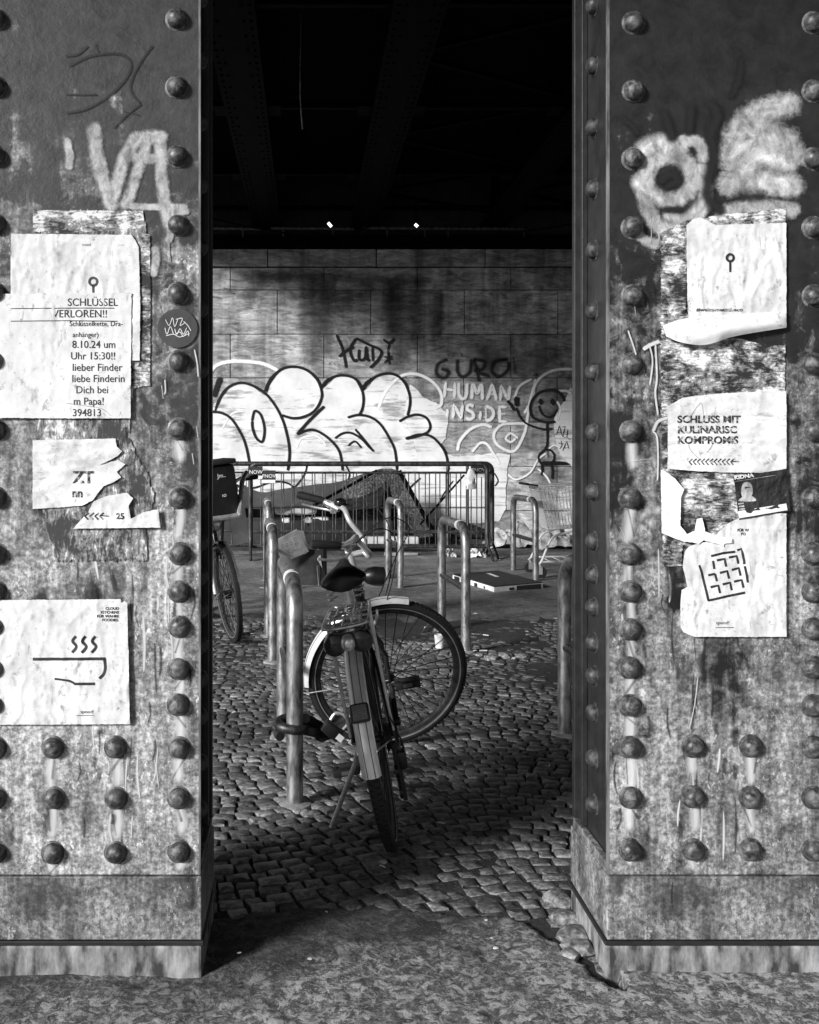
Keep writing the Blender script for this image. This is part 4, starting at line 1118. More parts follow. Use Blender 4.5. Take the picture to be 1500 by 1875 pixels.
t, part, Y = poster('torn_paper_scrap', 'bright blank torn white paper along the left edge of the poster pile', [(1210, 860), (1222, 866), (1236, 876), (1246, 888), (1253, 896), (1247, 912), (1246, 940), (1246, 962), (1258, 978), (1272, 972), (1276, 950), (1286, 948), (1291, 968), (1290, 988), (1280, 996), (1268, 993), (1254, 992), (1236, 986), (1212, 976)], M['papersm'], 2, 'paper')
t, part, Y = poster('torn_paper_scrap', 'small white paper tatters peeling beside the window drawing poster', [(1288, 972), (1306, 978), (1326, 984), (1340, 985), (1341, 994), (1326, 996), (1325, 1001), (1312, 995), (1290, 990)], M['papersm'], 3, 'paper')
t, part, Y = poster('flyer', 'small dark flyer with a portrait photo and white headline strip at the right edge', [(1343, 874), (1440, 858), (1448, 935), (1354, 952)], M['tarp'], 2, 'flyer')
mb = MB(); text_mb(mb, 'KIDNA', 1345, 878, 7, Y, 'LEFT', .04, 1.2, -8); part(mb, 'headline', M['pscribble'], smooth=False)
mb = MB(); mb.ribbon([(1344, 882), (1420, 870)], 1.2, Y, smooth=False); mb.blob([(1356, 900), (1360, 885), (1370, 882), (1378, 890), (1378, 905), (1370, 915), (1360, 912)], Y, 2); mb.blob([(1352, 918), (1362, 908), (1378, 908), (1384, 918)], Y, 2); part(mb, 'portrait', M['ptag'])
mb = MB(); mb.slab([(1352, 936), (1440, 922), (1442, 934), (1354, 949)], Y - .0005, .0008); part(mb, 'caption_strip', M['white'], smooth=False)
mb = MB()
for k, (x, y) in enumerate(((1352, 924), (1353, 929), (1354, 934))): text_mb(mb, ('All info', 'and more', 'Report it')[k] if False else 'iiiiiiii', x, y, 3, Y - .001, 'LEFT', .02, 1.4, -8)
part(mb, 'small_print', M['pscribble'], smooth=False)
t, part, Y = poster('poster', 'creased white poster with a black window drawing on the right column', [(1248, 1080), (1258, 1074), (1254, 1056), (1250, 1036), (1254, 1010), (1262, 1000), (1300, 990), (1330, 960), (1370, 940), (1440, 940), (1440, 1166), (1300, 1166), (1272, 1166), (1252, 1158), (1246, 1148), (1246, 1100)], M['paper'], 1)
mb = MB()
def ZP(pts): return [(1200 + x * .176, 850 + y * .176) for x, y in pts]
for pts in ([(455, 1050), (480, 1120), (555, 1420)], [(550, 1420), (740, 1375), (935, 1335)], [(580, 955), (700, 925), (830, 910)], [(850, 895), (895, 880), (925, 1010), (925, 1040)], [(930, 1060), (950, 1160), (960, 1230)],
            [(640, 1000), (720, 985), (735, 1065)], [(765, 970), (845, 955), (865, 1035)], [(600, 1005), (615, 1090)],
            [(550, 1155), (620, 1140)], [(620, 1140), (640, 1215)], [(670, 1130), (745, 1110), (768, 1190)], [(795, 1100), (870, 1080), (890, 1160)],
            [(575, 1278), (655, 1262), (672, 1340)], [(700, 1250), (780, 1232), (798, 1312)], [(820, 1222), (900, 1205), (918, 1285)]): mb.ribbon(ZP(pts), 4.2, Y, smooth=False)
part(mb, 'window_drawing', M['ink'], smooth=False)
mb = MB(); text_mb(mb, 'spood!', 1311, 1143, 6.5, Y, 'LEFT', .005); text_mb(mb, 'FÜR W', 1350, 973, 5, Y, 'LEFT', .04); text_mb(mb, 'FO', 1357, 980, 5, Y, 'LEFT', .04); mb.ribbon([(1311, 1149), (1344, 1149)], 1, Y, smooth=False); part(mb, 'lettering', M['ink'], smooth=False)

# ------------------------------------------------------------------ bike stands
def stand(near, far, label, H=.84, r=.032, bar=True, band=True):
    near, far = Vector(near), Vector(far); o = (near + far) / 2
    a, b_ = near - o, far - o
    root = thing('bike_stand', label, 'bike stand', 'tubular bike stands', o)
    dv = (b_ - a).normalized(); L = (b_ - a).length; rc = .13
    pts = [a + Vector((0, 0, -.05)), a + Vector((0, 0, .4)), a + Vector((0, 0, H - rc))]
    for k in range(1, 9):
        t_ = k / 8 * math.pi / 2; pts.append(a + dv * rc * (1 - math.cos(t_)) + Vector((0, 0, H - rc + rc * math.sin(t_))))
    for k in range(0, 9):
        t_ = k / 8 * math.pi / 2; pts.append(b_ - dv * rc * (1 - math.sin(t_)) + Vector((0, 0, H - rc + rc * math.cos(t_))))
    pts += [b_ + Vector((0, 0, .4)), b_ + Vector((0, 0, -.05))]
    MB().tube(pts, r, 16).build('frame', M['zinc'], root)
    if bar:
        MB().tube([a + Vector((0, 0, .42)), b_ + Vector((0, 0, .42))], r * .62, 10).build('crossbar', M['zincdark'], root)
    for q in (a, b_):
        MB().lathe(q + Vector((0, 0, -.02)), (0, 0, 1), [(.065, 0), (.062, .03), (r + .004, .036)], 16).build('foot', M['concrete'], root)
    if band:
        t_ = .25; q0 = a + dv * (rc + .02) + Vector((0, 0, H)); MB().tube([q0, q0 + dv * .06], r + .0025, 16).build('tape_band', M['white'], root)
    return root
dF = Vector((-.06, .86, 0))
A_near = G(540, 1475); stand(A_near, G(519, 1352), 'dented galvanised bike stand nearest the camera with a chain lock around it')
Bn = G(500, 1213); stand(Bn, Bn + dF, 'galvanised bike stand with white tape directly behind the nearest stand', r=.034)
Cn = Vector((-.36, 9.3, 0)); stand(Cn, Cn + dF, 'galvanised bike stand half hidden, farthest in the left line of stands')
Dn = G(853, 1195); stand(Dn, Dn + dF + Vector((.01, -.05, 0)), 'galvanised bike stand beyond the front wheel of the leaning bicycle')
En = G(733.6, 1081); stand(En, G(712, 1064) + Vector((0, .1, 0)), 'galvanised bike stand behind the bicycle handlebar near the barrier')
Fn = G(981, 1066); stand(Fn, G(940, 1048), 'dull bike stand beside the shopping trolley')
Gf = G(1034, 1347); stand(Gf + Vector((.09, -.87, 0)), Gf, 'dark bike stand half hidden behind the right column')

# ------------------------------------------------------------------ bicycles
def make_bike(root, steer=0., Rw=.36, front_fender=True, rack=True, kickstand=True, side_parts=True, frame_mat=None, delivery=False):
    fm = frame_mat or M['blackgloss']
    tl = R(19); o = Vector((1.03, 0, Rw)); ax = Vector((-math.sin(tl), 0, math.cos(tl)))
    q = Quaternion(ax, steer)
    def S(p): return o + q @ (Vector(p) - o)
    def part(mb, name, mat, par=root, st=False, **k):
        if st: mb.xf(S)
        return mb.build(name, mat, par, **k)
    tr = .021
    def wheel(cx, st, nsp=36, gears=False):
        c = (cx, 0, Rw); Ri = Rw - tr * 1.9
        hb = MB(); hb.lathe((cx, -.055, Rw), (0, 1, 0), [(.006, 0), (.006, .01), (.022, .012), (.022, .018), (.013, .024), (.013, .086), (.022, .092), (.022, .098), (.006, .1), (.006, .11)], 14)
        w = part(hb, 'wheel', M['darkmetal'], st=st)
        t_ = MB(); prof = []
        for k in range(14):
            a = 2 * math.pi * k / 14; prof.append((-tr + tr * math.cos(a) * 1.0, tr * math.sin(a)))
        t_.ring(c, (0, 1, 0), Rw, prof, 96)
        nk = 110
        for k in range(nk):                                    # tread blocks
            a = 2 * math.pi * k / nk
            for s in (-1, 1):
                cc = Vector((cx + (Rw - .0035) * math.cos(a + s * .012), s * .009, Rw + (Rw - .0035) * math.sin(a + s * .012)))
                Mx = Matrix.Translation(cc) @ Matrix.Rotation(-a, 4, 'Y')
                t_.box((-.004, -.0065, -.007), (.0042, .0065, .007), Mx)
        part(t_, 'tyre', M['tyre'], w, st)
        r_ = MB(); r_.ring(c, (0, 1, 0), Ri, [(.004, -.013), (.004, .013), (-.010, .012), (-.019, .006), (-.019, -.006), (-.010, -.012)], 96); part(r_, 'rim', M['darkmetal'], w, st)
        l_ = MB(); l_.ring(c, (0, 1, 0), Rw - .030, [(.003, .0192), (-.003, .0184), (-.003, .0165), (.003, .0172)], 96); l_.ring(c, (0, 1, 0), Rw - .030, [(.003, -.0192), (-.003, -.0184), (-.003, -.0165), (.003, -.0172)], 96)
        part(l_, 'reflective_stripe', M['alu'], w, st)
        s_ = MB()
        for k in range(nsp):
            a = 2 * math.pi * k / nsp; sd = 1 if k % 2 else -1; off = (.9 if (k // 2) % 2 else -.9)
            p0 = Vector((cx + .02 * math.cos(a + off), sd * .032, Rw + .02 * math.sin(a + off))); p1 = Vector((cx + (Ri - .016) * math.cos(a), sd * .002, Rw + (Ri - .016) * math.sin(a)))
            s_.tube([p0, p1], .0022, 5)
        part(s_, 'spokes', M['spoke'], w, st)
        v_ = MB(); a = R(55); v_.tube([(cx + (Ri - .016) * math.cos(a), 0, Rw + (Ri - .016) * math.sin(a)), (cx + (Ri - .055) * math.cos(a), 0, Rw + (Ri - .055) * math.sin(a))], .004, 6); part(v_, 'valve', M['black'], w, st)
        return w
    wheel(0, False); wheel(1.08, True)
    # frame
    bb = Vector((.44, 0, .29)); ht = Vector((1.03, 0, Rw)) + ax * .44; hb_ = Vector((1.03, 0, Rw)) + ax * .30; sc = Vector((.30, 0, .74))
    f = MB(); f.tube([bb, sc], .0165, 12); f.tube([bb, hb_], .02, 12)
    f.tube([bb.lerp(sc, .5), hb_ + ax * .05], .016, 12); f.tube([hb_ - ax * .04, ht + ax * .03], .022, 12)
    for s in (-1, 1):
        f.tube([bb + Vector((-.02, s * .03, 0)), (.2, s * .045, .31), (0, s * .068, Rw)], .0095, 8)
        f.tube([sc + Vector((.01, s * .015, -.06)), sc + Vector((-.07, s * .045, -.14)), (0, s * .068, Rw)], .0085, 8)
    f.lathe(bb + Vector((0, -.045, 0)), (0, 1, 0), [(.024, 0), (.024, .09)], 14)
    part(f, 'frame', fm)
    p_ = MB(); p_.tube([sc, (.262, 0, .87)], .0125, 10); p_.lathe(sc, Vector((-.3, 0, .95)), [(.02, -.03), (.02, .0), (.015, .004)], 12); part(p_, 'seat_post', M['alu'])
    # saddle: lofted cross sections from the broad back to the nose
    s_ = MB(); vs = []; secs = [(.055, .075, .0), (.07, .095, .012), (.11, .098, .018), (.16, .075, .017), (.21, .045, .014), (.26, .030, .013), (.31, .025, .010), (.335, .016, .002)]
    nn = 14
    for (x, hw, dz) in secs:
        for k in range(nn):
            a = 2 * math.pi * k / nn; y = hw * math.cos(a); z = (.018 * math.sin(a) if math.sin(a) > 0 else .034 * math.sin(a) * (1.1 - .4 * abs(math.cos(a))))
            vs.append((x - .02 + .01 * abs(math.cos(a)), y * .84, .915 + dz + z - .02 * (abs(y) / .1) ** 2))
    fs = [(i * nn + k, i * nn + (k + 1) % nn, (i + 1) * nn + (k + 1) % nn, (i + 1) * nn + k) for i in range(len(secs) - 1) for k in range(nn)] + [tuple(range(nn)), tuple((len(secs) - 1) * nn + k for k in range(nn))]
    Ms = Matrix.Translation((.14, 0, .905)) @ Matrix.Rotation(R(-7), 4, 'Y') @ Matrix.Translation((-.14, 0, -.905))
    vs = [tuple(Ms @ Vector(v)) for v in vs]
    s_.add(vs, fs); sd = part(s_, 'saddle', M['blackp'], angle=70)
    r_ = MB()
    for s in (-1, 1): r_.tube([(.07, s * .03, .885), (.16, s * .022, .868), (.24, s * .022, .868), (.30, s * .012, .895)], .0035, 6)
    for s in (-1, 1):
        pts = [(.07 + .03 * math.cos(k * .9), s * .055 + .016 * math.cos(k * 1.05), .85 + k * .0032) for k in range(16)]
        pts = [(.075 + .016 * math.cos(k * .8), s * .05 + .016 * math.sin(k * .8), .84 + k * .0024) for k in range(20)]; r_.tube(pts, .003, 5)
    r_.lathe((.262, 0, .855), (0, 0, 1), [(.022, 0), (.024, .02), (.012, .024)], 10)
    part(r_, 'saddle_rails', M['chrome'], sd)
    # fork, stem, bar
    f = MB(); crown = Vector((1.03, 0, Rw)) + ax * .285
    for s in (-1, 1): f.tube([crown + Vector((0, s * .03, 0)), crown + Vector((.0, s * .05, -.03)), (1.045, s * .053, Rw + .12), (1.08, s * .055, Rw)], [.013, .013, .011, .008], 10) if not delivery else f.tube([crown + Vector((0, s * .06, .06)), crown + Vector((.03, s * .085, -.03)), (1.06, s * .09, Rw + .12), (1.08, s * .085, Rw)], [.02, .02, .016, .012], 10)
    f.tube([crown + Vector((0, -.034, 0)), crown + Vector((0, .034, 0))], .016, 10); part(f, 'fork', fm if not delivery else M['silver'], st=True)
    top = ht + ax * .03
    st_ = MB(); st_.tube([top, top + ax * .13], .0145, 12); stem_end = top + ax * .125 + Vector((.06, 0, .015)); st_.tube([top + ax * .12, stem_end], .013, 10)
    st_.lathe(top + ax * .0, ax, [(.021, 0), (.021, .018), (.017, .024)], 12); part(st_, 'stem', M['chrome'], st=True)
    se = stem_end
    hbz = 1.06
    h = MB(); left = catmull([se, se + Vector((.008, .045, .0)), se + Vector((.0, .085, .03)), (.835, .115, hbz - .03), (.815, .165, hbz + .004), (.78, .225, hbz), (.73, .262, hbz), (.62, .292, hbz + .01)], False, 6)
    GR = [(.735, .262, hbz + .001), (.72, .268, hbz + .003), (.63, .291, hbz + .010), (.615, .294, hbz + .011)]
    if delivery:
        left = catmull([se, se + Vector((.01, .08, .03)), (.90, .22, hbz + .05), (.86, .36, hbz + .05)], False, 6)
        GR = [(.885, .265, hbz + .05), (.88, .28, hbz + .05), (.86, .375, hbz + .05), (.858, .385, hbz + .05)]
    right = [(p[0], -p[1], p[2]) for p in left][::-1]
    h.tube(right[:-1] + left, .0125, 12); hd = part(h, 'handlebar', M['chrome'], st=True)
    for s in (-1, 1):
        g_ = MB(); g_.tube([(a_, s * b0, c0_) for a_, b0, c0_ in GR], [.015, .0165, .0185, .014], 12); part(g_, 'grip', M['black'], hd, True)
        g_ = MB(); g_.tube([(.80, s * .208, hbz - .012), (.75, s * .25, hbz - .004)], .0155, 10); g_.box((.765, s * .232 - .012, hbz - .04), (.79, s * .232 + .012, hbz - .008)); part(g_, 'brake_clamp', M['alu'], hd, True)
        g_ = MB(); g_.tube(catmull([(.79, s * .228, hbz - .034), (.76, s * .275, hbz - .044), (.70, s * .305, hbz - .046), (.645, s * .318, hbz - .04)], False, 5), .0055, 8); part(g_, 'brake_lever', M['alu'], hd, True)
    b2 = MB(); b2.lathe((.80, .205, hbz + .006), (0, 0, 1), [(.012, 0), (.028, .004), (.03, .012), (.024, .026), (.008, .034)], 16); part(b2, 'bell', M['blackgloss'], hd, True)
    c_ = MB()
    for s in (-1, 1):
        pts = catmull([(.79, s * .22, hbz - .02), (.90, s * .17, hbz + .05), (1.0, s * .09, hbz - .02), (1.03, s * .03, hbz - .20), (1.02, s * .02, Rw + .36)], False, 7)
        c_.tube(pts, .0025, 5)
    pts = catmull([(.79, -.22, hbz - .02), (.93, -.15, hbz + .09), (1.06, -.05, hbz + .02), (1.05, .05, hbz - .15), (.98, .03, Rw + .3)], False, 7); c_.tube(pts, .0025, 5)
    part(c_, 'cables', M['black'], st=True)
    hl = MB(); hp = Vector((1.03, 0, Rw)) + ax * .50 + Vector((.055, 0, -.005)); hl.lathe(hp, (1, 0, 0), [(.014, -.02), (.034, .0), (.042, .03), (.042, .07), (.036, .072)], 18); hl.tube([hp + Vector((-.05, 0, .0)), hp], .008, 6); h2 = part(hl, 'headlight', M['blackp'], st=True)
    l2 = MB(); l2.lathe(hp + Vector((.068, 0, 0)), (1, 0, 0), [(.036, 0), (.036, .006), (.02, .012)], 18); part(l2, 'lens', M['chrome'], h2, True)
    bk = MB(); bc = crown + Vector((.035, 0, .02)); bk.tube(catmull([bc + Vector((.0, -.045, -.05)), bc + Vector((.01, -.04, .01)), bc + Vector((.012, 0, .03)), bc + Vector((.01, .04, .01)), bc + Vector((0, .045, -.05))], False, 5), .007, 8)
    bk.lathe(bc, (1, 0, 0), [(.012, -.02), (.012, .02), (.006, .024)], 10); bk.box((bc.x - .02, .034, bc.z - .068), (bc.x + .02, .05, bc.z - .05)); bk.box((bc.x - .02, -.05, bc.z - .068), (bc.x + .02, -.034, bc.z - .05)); part(bk, 'front_brake', M['chrome'], st=True)
    # fenders
    def fender(cx, a0, a1, st, name='fender', w=.030):
        m_ = MB(); prof = []
        for k in range(9):
            t_ = -1 + 2 * k / 8; prof.append((.013 - .010 * t_ * t_ - (.010 if abs(t_) > .99 else 0), w * t_))
        prof += [(p[0] - .0015, p[1] * .97) for p in prof[::-1]]
        # ring angle: u=(1,0,0), w = ax x u = (0,1,0)x(1,0,0) = (0,0,-1)
        m_.ring((cx, 0, Rw), (0, 1, 0), Rw + .006, prof, 40, (-a0, -a1)); fo = part(m_, name, M['blackp'] if delivery else M['silver'], st=st, angle=50)
        l_ = MB()
        for s in (-.4, .4): l_.ring((cx, 0, Rw), (0, 1, 0), Rw + .006, [(.0118, s * w - .0011), (.0129, s * w - .0009), (.0129, s * w + .0009), (.0118, s * w + .0011)], 40, (-a0, -a1))
        part(l_, 'pinstripe', M['ink'], fo, st)
        return fo
    ff = fender(0, R(182), R(75), False)
    for s in (-1, 1):
        k_ = MB(); a = R(170); k_.tube([(0, s * .062, Rw - .01), ((Rw + .012) * math.cos(a), s * .03, Rw + (Rw + .012) * math.sin(a))], .0028, 6); part(k_, 'fender_stay', M['alu'], ff)
    if side_parts:
        a = R(152); cc = Vector(((Rw + .02) * math.cos(a), 0, Rw + (Rw + .02) * math.sin(a)))
        Mx = Matrix.Translation(cc) @ Matrix.Rotation(-(a), 4, 'Y')
        rr = MB(); rr.cbox((0, -.030, -.030), (.018, .030, .030), .008, Mx); ro = part(rr, 'fender_reflector', M['blackp'])
        rr = MB(); rr.cbox((.0165, -.024, -.024), (.021, .024, .024), .003, Mx); part(rr, 'reflector_glass', M['reflector'], ro)
    if front_fender: 
        f2 = fender(1.08, R(192), R(84), True)
        for s in (-1, 1):
            k_ = MB(); a = R(196); k_.tube([(1.08, s * .056, Rw), (1.08 + (Rw + .01) * math.cos(a), s * .03, Rw + (Rw + .01) * math.sin(a))], .0026, 6); part(k_, 'fender_stay', M['alu'], f2, True)
    # drive train on the right side (-y)
    c_ = MB(); yy = -.058
    c_.lathe(bb + Vector((0, yy, 0)), (0, 1, 0), [(.085, -.002), (.085, .002)], 40)
    for k in range(40):
        a = 2 * math.pi * k / 40; c_.box((-.003, -.0015, .083), (.003, .0015, .09), Matrix.Translation(bb + Vector((0, yy, 0))) @ Matrix.Rotation(a, 4, 'Y'))
    cr = part(c_, 'chainring', M['darkmetal'])
    g_ = MB(); g_.ring(bb + Vector((0, yy - .008, 0)), (0, 1, 0), .098, [(-.018, 0), (.004, 0), (.004, .004), (-.018, .004)], 40); part(g_, 'chain_guard', M['blackp'], cr)
    ch = MB()
    loop = []
    for k in range(14): a = math.pi * (.5 - k / 13 * 1.0); loop.append((bb.x + .088 * math.cos(a), yy, bb.z + .088 * math.sin(a)))
    loop += [(.25, yy, .235), (.06, yy, .17), (.03, yy, .155), (.0, yy, .165), (-.012, yy, .20), (.012, yy, .24), (.03, yy, .29)]
    for k in range(8): a = -math.pi * .2 + 0; loop.append((.032 * math.cos(-.5 - k * .33) * 1.2, yy, Rw + .04 * math.sin(-.5 - k * .33)))
    loop += [(0, yy, Rw + .035)]
    ch.tube(loop, .0042, 6, closed=True); part(ch, 'chain', M['darkmetal'])
    sp = MB()
    for k, rr_ in enumerate((.055, .047, .04, .034, .028)): sp.lathe((0, -.045 - k * .0045, Rw), (0, 1, 0), [(rr_, -.0012), (rr_, .0012)], 24)
    part(sp, 'sprockets', M['darkmetal'])
    dr = MB(); dr.box((-.012, -.078, .14), (.014, -.064, Rw - .02)); dr.lathe((.01, -.066, .165), (0, 1, 0), [(.022, 0), (.022, .012)], 14); dr.lathe((.0, -.066, .24), (0, 1, 0), [(.022, 0), (.022, .012)], 14); dr.cbox((-.03, -.10, .25), (.03, -.072, .31), .006)
    dr.tube(catmull([(.0, -.085, .30), (-.07, -.10, .34), (-.09, -.09, .40), (-.02, -.072, .43)], False, 6), .003, 6); part(dr, 'derailleur', M['blackp'])
    # cranks and pedals
    ca = R(40)
    for s, sg in ((-1, 1), (1, -1)):
        e = bb + Vector((sg * .17 * math.cos(ca), s * .075, sg * .17 * math.sin(ca)))
        m_ = MB(); m_.tube([bb + Vector((0, s * .07, 0)), e], [.013, .010], 8); m_.lathe(bb + Vector((0, s * .05, 0)), (0, s, 0), [(.016, 0), (.016, .035), (.01, .038)], 12); co = part(m_, 'crank', M['alu'] if s > 0 else M['darkmetal'])
        p_ = MB(); y0, y1 = (e.y + s * .015, e.y + s * .115)
        lo, hi = min(y0, y1), max(y0, y1)
        p_.cbox((e.x - .045, lo, e.z - .014), (e.x - .022, hi, e.z + .014), .004); p_.cbox((e.x + .022, lo, e.z - .014), (e.x + .045, hi, e.z + .014), .004); p_.box((e.x - .022, lo, e.z - .011), (e.x + .022, lo + .012, e.z + .011)); p_.box((e.x - .022, hi - .012, e.z - .011), (e.x + .022, hi, e.z + .011)); p_.tube([(e.x, e.y, e.z), (e.x, hi if s > 0 else lo, e.z)], .009, 8)
        po = part(p_, 'pedal', M['black'], co)
        p_ = MB(); p_.box((e.x - .0465, (lo + hi) / 2 - .018, e.z - .007), (e.x - .0452, (lo + hi) / 2 + .018, e.z + .007)); part(p_, 'pedal_reflector', M['reflector'], co)
    if kickstand:
        k_ = MB(); k_.tube([(.10, .065, .31), (.105, .085, .26), (.12, .22, -.012 + .05)], [.010, .009, .008], 8)
        k_.lathe((.12, .22, .035), (0, .5, -.87), [(.011, 0), (.012, .02), (.008, .03)], 8); part(k_, 'kickstand', M['alu'])
    if rack:
        z0 = .80
        k_ = MB(); loop = [(.18, .045, z0), (.18, -.045, z0), (.16, -.07, z0), (-.20, -.075, z0), (-.235, -.062, z0 - .004), (-.245, 0, z0 - .006), (-.235, .062, z0 - .004), (-.20, .075, z0), (.16, .07, z0)]
        k_.tube(catmull(loop, True, 4), .0065, 8, closed=True)
        for y in (-.045, -.018, .012, .042): k_.tube([(.17, y, z0), (-.24, y, z0 - .004)], .0042, 6)
        for x in (-.16, -.05, .06, .13): k_.tube([(x, -.073, z0 - .006), (x, .073, z0 - .006)], .005, 6)
        for s in (-1, 1): k_.tube([(-.08, s * .073, z0), (-.03, s * .074, .60), (0, s * .075, Rw + .02)], .0052, 6); k_.tube([(.05, s * .073, z0), (.02, s * .074, .60), (0, s * .075, Rw + .02)], .0045, 6)
        k_.tube([(.16, .03, z0), (.28, .02, .70)], .005, 6); k_.tube([(.16, -.03, z0), (.28, -.02, .70)], .005, 6)
        rk = part(k_, 'rack', M['alu'])
        k_ = MB(); k_.tube([(-.02, -.05, z0 + .016), (-.17, -.05, z0 + .018), (-.185, -.04, z0 + .018), (-.185, .05, z0 + .018), (-.17, .058, z0 + .018), (-.02, .058, z0 + .016)], .0045, 6)
        k_.tube([(-.01, .0, z0 + .016), (-.12, .0, z0 + .02), (-.19, -.03, z0 + .02)], .0042, 6); k_.tube([(-.12, 0, z0 + .02), (-.19, .04, z0 + .02)], .0042, 6); part(k_, 'rack_clip', M['chrome'], rk)
        rl = MB()
        rl.cbox((-.262, -.05, z0 - .075), (-.235, .05, z0 - .022), .008); rlo = part(rl, 'rear_light', M['blackp'])
        for y in (-.043, .043):
            m_ = MB(); m_.lathe((-.232, y, z0 - .05), (-1, 0, -.12), [(.036, 0), (.037, .03), (.034, .042), (.018, .05), (.004, .052)], 20); part(m_, 'reflector_glass', M['lens'], rlo)
        m_ = MB(); m_.lathe((-.25, 0, z0 - .05), (-1, 0, -.1), [(.026, 0), (.026, .025), (.02, .036), (.008, .042)], 18); part(m_, 'bulb_housing', M['chrome'], rlo)
    return part, S

def place_bike(root, X, Y, head, lean, pitch):
    # local x forward, y left, z up
    fwd = Vector((math.sin(head), math.cos(head), 0)); lf = Vector((-math.cos(head), math.sin(head), 0))
    B = Matrix((fwd, lf, (0, 0, 1))).transposed().to_4x4()
    root.matrix_world = Matrix.Translation((X, Y, 0.006)) @ B @ Matrix.Rotation(-lean, 4, 'X') @ Matrix.Rotation(pitch, 4, 'Y')

bike = thing('bicycle', 'leaning city bicycle with silver mudguards and rear rack in the opening', 'bicycle')
bp, S_ = make_bike(bike, steer=-1.45)
tl = R(19)
# height of the turned front wheel's lowest point sets the pitch
o = Vector((1.03, 0, .36)); ax = Vector((-math.sin(tl), 0, math.cos(tl))); qq = Quaternion(ax, -1.45)
drop = min((o + qq @ (Vector((1.08 + .36 * math.cos(a), 0, .36 + .36 * math.sin(a))) - o)).z for a in np.linspace(0, 2 * math.pi, 90))
place_bike(bike, .2966, 3.364, .081, .195, math.atan2(drop, 1.08))

bike2 = thing('bicycle', 'dark rental bicycle with a black front box parked beside the left column', 'bicycle')
bp2, S2 = make_bike(bike2, steer=.0, Rw=.35, front_fender=True, rack=False, delivery=True, side_parts=False)
bx = MB(); bx.cbox((.90, -.27, .90), (1.24, .14, 1.25), .03); bo = bp2(bx, 'front_box', M['blackp'])
bx = MB(); bx.cbox((.89, -.275, 1.252), (1.25, .15, 1.285), .01); bp2(bx, 'lid', M['black'], bo)
bx = MB(); bx.tube(catmull([(1.25, -.2, .9), (1.25, .08, .89), (1.24, .13, .92), (1.12, .20, 1.10), (1.0, .27, 1.16)], False, 6), .018, 8); bx.tube([(1.06, .05, .86), (1.25, .12, .9)], .012, 8); bx.tube([(1.06, -.05, .86), (1.25, -.12, .9)], .012, 8); bp2(bx, 'box_carrier', M['alu'])
bx = MB()
def on_box(mb, s, y, z, cap):
    t0 = len(mb.v); text_mb(mb, s, HX, HY, cap, F)      # unit: 1 px = 1 m at Y=F, rescaled below
    for i in range(t0, len(mb.v)):
        v = mb.v[i]; mb.v[i] = (1.2415, y + v[0] * .001, z + (v[2] - EYE) * .001)
on_box(bx, 'Jm..', .005, 1.165, 30); on_box(bx, 'ıo', .02, 1.03, 30); bp2(bx, 'lettering', M['white'], bo, smooth=False)
bx = MB(); bx.cbox((1.00, .10, .66), (1.03, .22, .98), .006); bx.cbox((1.02, -.24, .60), (1.255, -.12, .86), .01); po = bp2(bx, 'advert_panel', M['white'])
bx = MB(); bx.ring((1.258, -.17, .76), (1, 0, 0), .02, [(-.004, -.001), (.004, -.001), (.004, .001), (-.004, .001)], 20); bp2(bx, 'panel_mark', M['ink'], po)
bx = MB(); bx.lathe((1.08, .06, .35), (0, 1, 0), [(.05, 0), (.06, .008), (.06, .02), (.03, .03)], 20); bp2(bx, 'brake_drum', M['blackp'])
place_bike(bike2, 0, 0, 0, 0, 0)
h2 = math.pi - .306
fw = Vector((math.sin(h2), math.cos(h2), 0))
c0 = Vector((-.517, 6.95, 0)) - fw * 1.08
place_bike(bike2, c0.x, c0.y, h2, -.135, 0)

# chain lock around the nearest stand
def lock():
    c = A_near + Vector((-.012, .02, 0)); zc = P(540, 1335, A_near.y).z
    o = Vector((c.x, c.y, zc)); t = thing('chain_lock', 'black sleeved chain lock wrapped round the nearest stand and the bicycle', 'lock', loc=o)
    pts = []
    for k in range(26):
        a = k / 25 * 2 * math.pi * 1.6; pts.append((.052 * math.cos(a) - .0, .05 * math.sin(a), .035 - .06 * k / 25))
    m = MB(); m.tube(catmull(pts, False, 2), .019, 10); m.build('sleeve', M['zincdark'], t)
    e = P(592, 1350, 3.8) - o; e2 = P(640, 1325, 3.82) - o
    m = MB(); m.tube(catmull([(.04, -.03, .0), (.09, 0, -.02), e * .8 + Vector((0, 0, .01)), e, e2], False, 5), .017, 10); m.tube(catmull([(.045, .03, .03), (.1, .05, -.005), e + Vector((.02, .05, .02)), e2 + Vector((.05, .03, .05))], False, 5), .02, 10); m.build('chain_sleeve', M['black'], t)
    b0 = P(608, 1338, 3.72) - o
    m = MB(); m.cbox((-.04, -.016, -.024), (.04, .016, .024), .007, Matrix.Translation(b0) @ Matrix.Rotation(R(38), 4, 'Y')); m.build('padlock', M['blackp'], t)
    m = MB(); q = [Matrix.Translation(b0) @ Matrix.Rotation(R(38), 4, 'Y') @ Vector(p) for p in ((-.03, 0, .03), (-.03, 0, .06), (0, 0, .075), (.03, 0, .06), (.03, 0, .03))]; m.tube(catmull(q, False, 4), .006, 8); m.build('shackle', M['chrome'], t)
    m = MB(); m.box((-.012, -.0195, -.014), (.014, -.0182, .01), Matrix.Translation(b0 + Vector((.03, -.001, -.02))) @ Matrix.Rotation(R(38), 4, 'Y')); m.build('tag', M['white'], t, smooth=False)
lock()

